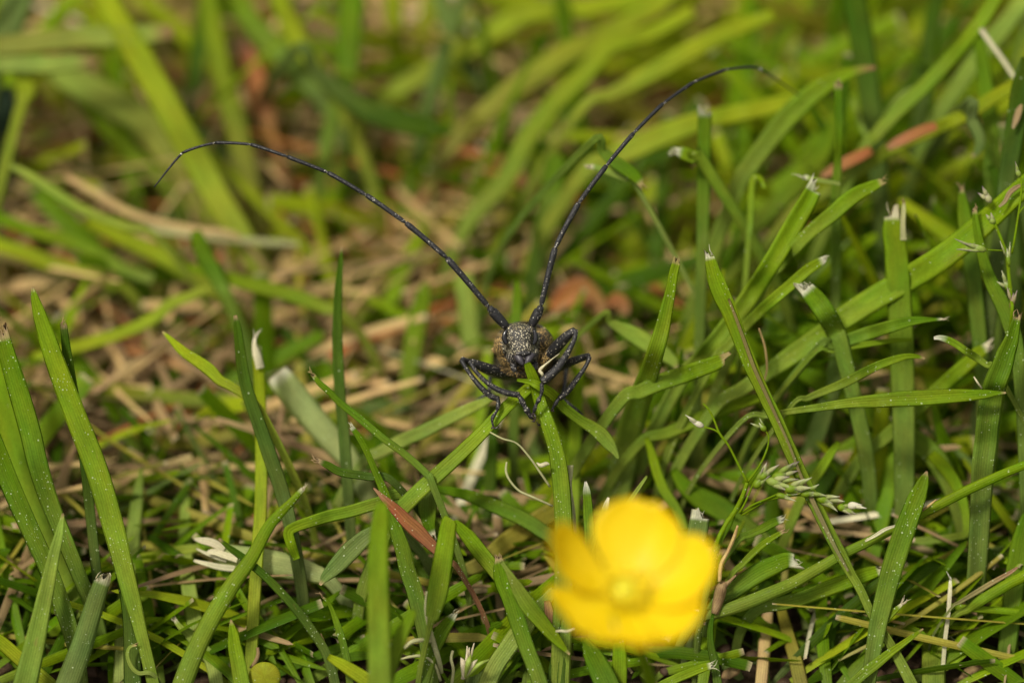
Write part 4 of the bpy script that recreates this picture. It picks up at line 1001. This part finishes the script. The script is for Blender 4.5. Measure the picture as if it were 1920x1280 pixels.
    body = bpy.data.objects.new('body', me); C.objects.link(body); adopt(body, root_)
    # eyes wrap round the antenna sockets
    for nodes in ([(950, 619), (946, 627), (946, 636), (950, 645)], [(1001, 618), (1004, 627), (1004, 637), (1000, 646)]):
        g = Geo(); pathtube(g, [(P(x, y, .04 + .02 * i * 0), r_ * PX) for i, ((x, y), r_) in enumerate(zip(nodes, (3.0, 4.6, 5.2, 3.6)))], 12, (0, 0, 0, 1)); g.c = []; g.uv = []
        adopt(g.build('eye', M_EYE), root_)
    # labrum, mandibles, palps
    g = Geo(); blob(g, P(981, 662, .0), ax, (15 * PX, 5 * PX, .03)); g.c = [(.3, .28, .25, .5)] * len(g.v); adopt(g.build('labrum', M_BEETLE), root_)
    for sx in (-1, 1):
        g = Geo()
        pathtube(g, [(P(983 + sx * 17, 666, .05), 6 * PX), (P(983 + sx * 11, 669, .03), 8.0 * PX), (P(983 + sx * 7, 676, .01), 6.5 * PX), (P(983 + sx * 2, 684, -.0), 2.2 * PX)], 12, (0, 0, 0, 1))
        g.c = []; g.uv = []
        adopt(g.build('mandible', M_MAND), root_)
        g = Geo()
        s = smooth_path([tuple(P(983 + sx * 18, 678, .14)) + (6.5 * PX,), tuple(P(983 + sx * 20, 685, .12)) + (7 * PX,), tuple(P(983 + sx * 19, 692, .10)) + (5.4 * PX,), tuple(P(983 + sx * 15, 696, .09)) + (2.5 * PX,)], 6)
        tube(g, [Vector(q[:3]) for q in s], [q[3] for q in s], 8, (.3, .28, .25, .4))
        adopt(g.build('palp', M_BEETLE), root_)
    # wing cases over the abdomen
    for sx in (-1, 1):
        g = Geo(); nu, nv = 12, 20; rows = []
        for j in range(nv + 1):
            t = j / nv
            wr = .285 * (1 - max(0, (t - .7) / .3) ** 2.4 * .9) * (.93 + .07 * math.sin(t * 3))
            cc = c0 + axd * (-.28 + 1.95 * t)
            for i in range(nu + 1):
                an = R(-8 + 100 * i / nu)
                g.v.append(tuple(cc + RT * (sx * (math.sin(an) * wr + .002)) + axu * (math.cos(an) * .235 * (1 - max(0, (t - .6) / .4) ** 2 * .7))))
                g.c.append((.40, .32, .15, .6))
        W = nu + 1
        for j in range(nv):
            for i in range(nu):
                a0 = j * W + i; f = (a0, a0 + 1, a0 + W + 1, a0 + W)
                g.f.append(f if sx > 0 else f[::-1])
        e = adopt(g.build('wing_case', M_BEETLE), root_)
        so_ = e.modifiers.new('thickness', 'SOLIDIFY'); so_.thickness = .018
    # claws
    for pairs in ([(1000, 785, -.07, 1002, 790, 996, 789), (1000, 785, -.07, 1004, 786, 1003, 779)],
                  [(925, 799, -.03, 928, 803, 934, 800), (925, 799, -.03, 922, 803, 926, 801)],
                  [(1000, 774, -.08, 997, 779, 1001, 783), (1000, 774, -.08, 1003, 779, 1004, 782)],
                  [(1035, 768, .1, 1033, 771, 1036, 769), (1035, 768, .1, 1038, 771, 1038, 768)],
                  [(1017, 792, .04, 1010, 797, 1006, 790), (1017, 792, .04, 1012, 797, 1009, 794)]):
        for (x0, y0, d0, x1, y1, x2, y2) in pairs:
            g = Geo(); pathtube(g, [(P(x0, y0, d0), 2 * PX), (P(x1, y1, d0 - .02), 1.7 * PX), (P(x2, y2, d0 - .03), .5 * PX)], 7, (0, 0, 0, 1)); g.c = []; g.uv = []
            adopt(g.build('claw', M_CLAW), root_)
    # antennae, eleven segments each
    left = [(950, 613, .06), (922, 582, .02), (917, 576, .0), (838, 484, -.06), (761, 418, -.08), (687, 366, -.06), (615, 324, -.02), (539, 294, .0), (470, 271, .05), (403, 268, .12), (342, 287, .15), (289, 351, .2)]
    right = [(996, 611, .06), (1011, 581, .02), (1014, 574, .0), (1041, 465, -.04), (1085, 381, -.02), (1137, 311, .05), (1188, 250, .15), (1243, 195, .3), (1300, 155, .55), (1361, 131, .8), (1422, 128, 1.15), (1500, 180, 1.6)]
    rads = [(6.4, 8.2), (5.0, 5.4), (4.0, 4.9), (3.6, 4.3), (3.2, 3.8), (2.9, 3.4), (2.6, 3.1), (2.3, 2.8), (2.1, 2.5), (1.9, 2.2), (1.9, 1.0)]
    for side, nodes in ((-1, left), (1, right)):
        parent_o = None
        for i in range(11):
            a = P(*nodes[i]); b = P(*nodes[i + 1])
            # chord direction with a slight bow taken from the neighbours
            pa = P(*nodes[max(0, i - 1)]); nb = P(*nodes[min(len(nodes) - 1, i + 2)])
            s = smooth_path([tuple(pa), tuple(a), tuple(b), tuple(nb)], 10)[10:21]
            pts = [Vector(q) for q in s]
            if i >= 2: pts = [p * .45 + (a.lerp(b, k / 10)) * .55 for k, p in enumerate(pts)]
            r0, r1 = rads[i]
            rr = []; cl = []
            for k in range(11):
                t = k / 10
                r = (r0 + (r1 - r0) * t)
                if i == 0: r = r * (1 + .18 * math.sin(t * math.pi)) 
                if 1 < i < 10:
                    r *= 1 + .12 * max(0, 1 - abs(t - .95) * 9)
                    if k == 0: r *= .72
                if k in (0, 10) and i < 10: r *= .8
                rr.append(r * PX * (1.12 if i == 0 else 1.3))
                pale = 1 if (i > 1 and k == 0) else 0
                cl.append((.55, .55, .52, 1.2) if pale else (.30, .29, .25, .16 if i < 5 else .02))
            g = Geo(); tube(g, pts, rr, 10, cl)
            o = g.build('antenna' if i == 0 else 'antenna_segment', M_BEETLE)
            if i == 0:
                parent_o = adopt(o, root_)
            else:
                o.data.transform(Matrix.Translation(-Vector(root_.location)))
                o.parent = parent_o
make_beetle()

# ---------------------------------------------------------------- the rest of the lawn: far too many blades to count
rng = np.random.default_rng(4)
def lawn(name, label, count, kind):
    g = Geo()
    made = 0; tries = 0
    cols_ = 3
    while made < count and tries < count * 4:
        tries += 1
        x = rng.uniform(-12, 12); y = rng.uniform(-7, 17)
        base = Vector((x, y, -.12))
        bx, by, bd = project(base)
        litter_zone = (bx < 800 and 330 < by < 1080) or (bx < 1250 and by < 640)
        az = rng.uniform(0, 2 * math.pi)
        if kind == 'green':
            if litter_zone and rng.random() < .68: continue
            L = rng.uniform(1.4, 4.2); lean = rng.uniform(.25, 1.25); bend = rng.uniform(-.1, .9); wd = rng.uniform(.06, .22)
            far = by < 420
            q = rng.random()
            if far: code = 'y' if q < .54 else 'l' if q < .68 else 'o' if q < .90 else 'g' if q < .97 else 'b'
            else: code = 'g' if q < .36 else 'l' if q < .62 else 'd' if q < .80 else 'y' if q < .95 else 'b'
            if far:
                wd = rng.uniform(.07, .24); lean = rng.uniform(.7, 1.45); L *= 1.15; bend = rng.uniform(-.1, .3)
                az = rng.normal(-.95, .35) if bx < 700 else rng.normal(.75, .45)
                if rng.random() < .5: az += math.pi
            if by > 900: L = min(L, 2.2)
        elif kind == 'thatch':
            L = rng.uniform(1.2, 3.4); lean = rng.uniform(1.25, 1.5); bend = rng.uniform(-.1, .15); wd = rng.uniform(.025, .095)
            if not litter_zone and rng.random() < .45: continue
            q = rng.random()
            if by > 930: q = .58 + .42 * q if q < .75 else q  # browner litter in front, deepening the shadowed gaps by colour
            code = 's' if q < .42 else 'r' if q < (.58 if by < 800 else .47) else 'n' if q < .82 else 'o' if q < .985 else 'w'
        else:
            if rng.random() < .4: y = rng.uniform(-4, .5); base = Vector((x, y, -.12)); bx, by, bd = project(base)
            L = rng.uniform(.8, 2.0); lean = rng.uniform(.7, 1.4); bend = rng.uniform(0, .8); wd = rng.uniform(.05, .14)
            code = 'd' if rng.random() < .35 else 'g' if rng.random() < .6 else 'l'
        n = 8; pts = []; p = base.copy(); a = lean
        if kind == 'thatch': p.z = rng.uniform(0, .38 if by > 560 else .8)
        hz = Vector((math.cos(az), math.sin(az), 0))
        wob = rng.uniform(-.2, .2)
        for i in range(n):
            pts.append(p.copy())
            t = i / (n - 1)
            an = min(2.0, a + bend * t)
            h2 = Matrix.Rotation(wob * t * 2, 3, 'Z') @ hz
            p = p + (h2 * math.sin(an) + Vector((0, 0, math.cos(an)))) * ((L / (n - 1)) if i < n - 2 else .05)
            if p.z < .03: p.z = .03 + rng.uniform(0, .05)
        # keep out of the space between the camera and the animal, flower and sharp blades
        bad = False
        for q_ in pts:
            sx_, sy_, d = project(q_)
            lim = 1.25 if sy_ < 980 else .45
            if 200 < sx_ < 1560 and sy_ < 700: lim = max(lim, 2.4)
            if sy_ < 480 and sx_ < 1500: lim = max(lim, 3.2)
            if 780 < sx_ < 1140 and 560 < sy_ < 860: lim = 2.0
            if sx_ > 1250 and 300 < sy_ < 980: lim = .95
            if sy_ > 900 and q_.z < .8: lim = .12
            if q_.z < .25 and kind == 'thatch': lim = min(lim, .15)
            if sx_ < -260 or sx_ > 2180 or sy_ < -260 or sy_ > 1560: lim = -1.5
            if d < lim: bad = True; break
        if bad: continue
        made += 1
        tn = TINT[code]; j_ = rng.uniform(.75, 1.2)
        tc = tuple(c * j_ for c in tn)
        blunt = rng.random() < .45
        rl = rng.uniform(-1.2, 1.2)
        # side vector in the world, not facing anyone
        side = Vector((-hz.y, hz.x, 0))
        b0 = len(g.v); u0 = rng.uniform(0, 40); v0 = rng.uniform(0, 40); acc = 0
        for i, q_ in enumerate(pts):
            t = i / (n - 1)
            tg = (pts[min(i + 1, n - 1)] - pts[max(i - 1, 0)])
            tg = tg.normalized() if tg.length > 1e-5 else Vector((0, 0, 1))
            s = (side - tg * side.dot(tg)).normalized(); s = Matrix.Rotation(rl + .6 * t * wob * 3, 3, tg) @ s
            nn = s.cross(tg)
            hw = wd / 2 * (.55 + .45 * min(1, t * 3)) * ((1 - max(0, (t - .55) / .45) ** 1.6 * (.25 if blunt else .96)))
            k = 1 if (blunt and i == n - 1) else 0
            c = (.40, .34, .2) if k else tc
            kb = max(0, .3 - t) * 1.2
            c = tuple(c[m_] * (1 - kb) + TINT['q'][m_] * .7 * kb for m_ in range(3))
            for u, h in ((-1, .18), (0, -.18), (1, .18)):
                g.v.append(tuple(q_ + s * (u * hw) + nn * (h * hw))); g.c.append(c + (.12,)); g.uv.append((u0 + u * hw, v0 + acc))
            if i: acc += L / (n - 1)
            if i:
                for m_ in range(2):
                    a_ = b0 + (i - 1) * 3 + m_
                    g.f.append((a_, a_ + 1, a_ + 4, a_ + 3))
    o = g.build(name, M_DRY if kind == 'thatch' else M_GRASS)
    tag(o, label, kind='stuff')
    return o
lawn('grass', 'green lawn grass growing behind and around the beetle', 6800, 'green')
lawn('dry_grass_litter', 'tan and rusty dry grass litter lying on the soil', 7000, 'thatch')
lawn('low_grass', 'short dark undergrowth close to the soil', 4200, 'low')

# crumbs of soil and plant debris
g = Geo()
for _ in range(1500):
    x, y = rng.uniform(-10, 10), rng.uniform(-5, 14)
    r = rng.uniform(.02, .09)
    z = .02 + rng.uniform(-.05, .05)
    c = TINT['n'] if rng.random() < .4 else (.06, .035, .018)
    th = rng.uniform(0, 3)
    a1 = Vector((math.cos(th), math.sin(th), rng.uniform(-.3, .3))).normalized(); a2 = Vector((0, 0, 1)).cross(a1).normalized(); a3 = a1.cross(a2)
    blob(g, Vector((x, y, z)), (a1, a2, a3), (r * rng.uniform(1, 2), r, r * .7), c + (0.,), 6, 4)
tag(g.build('soil_crumbs', M_DRY), 'brown crumbs of soil and plant debris', kind='stuff')
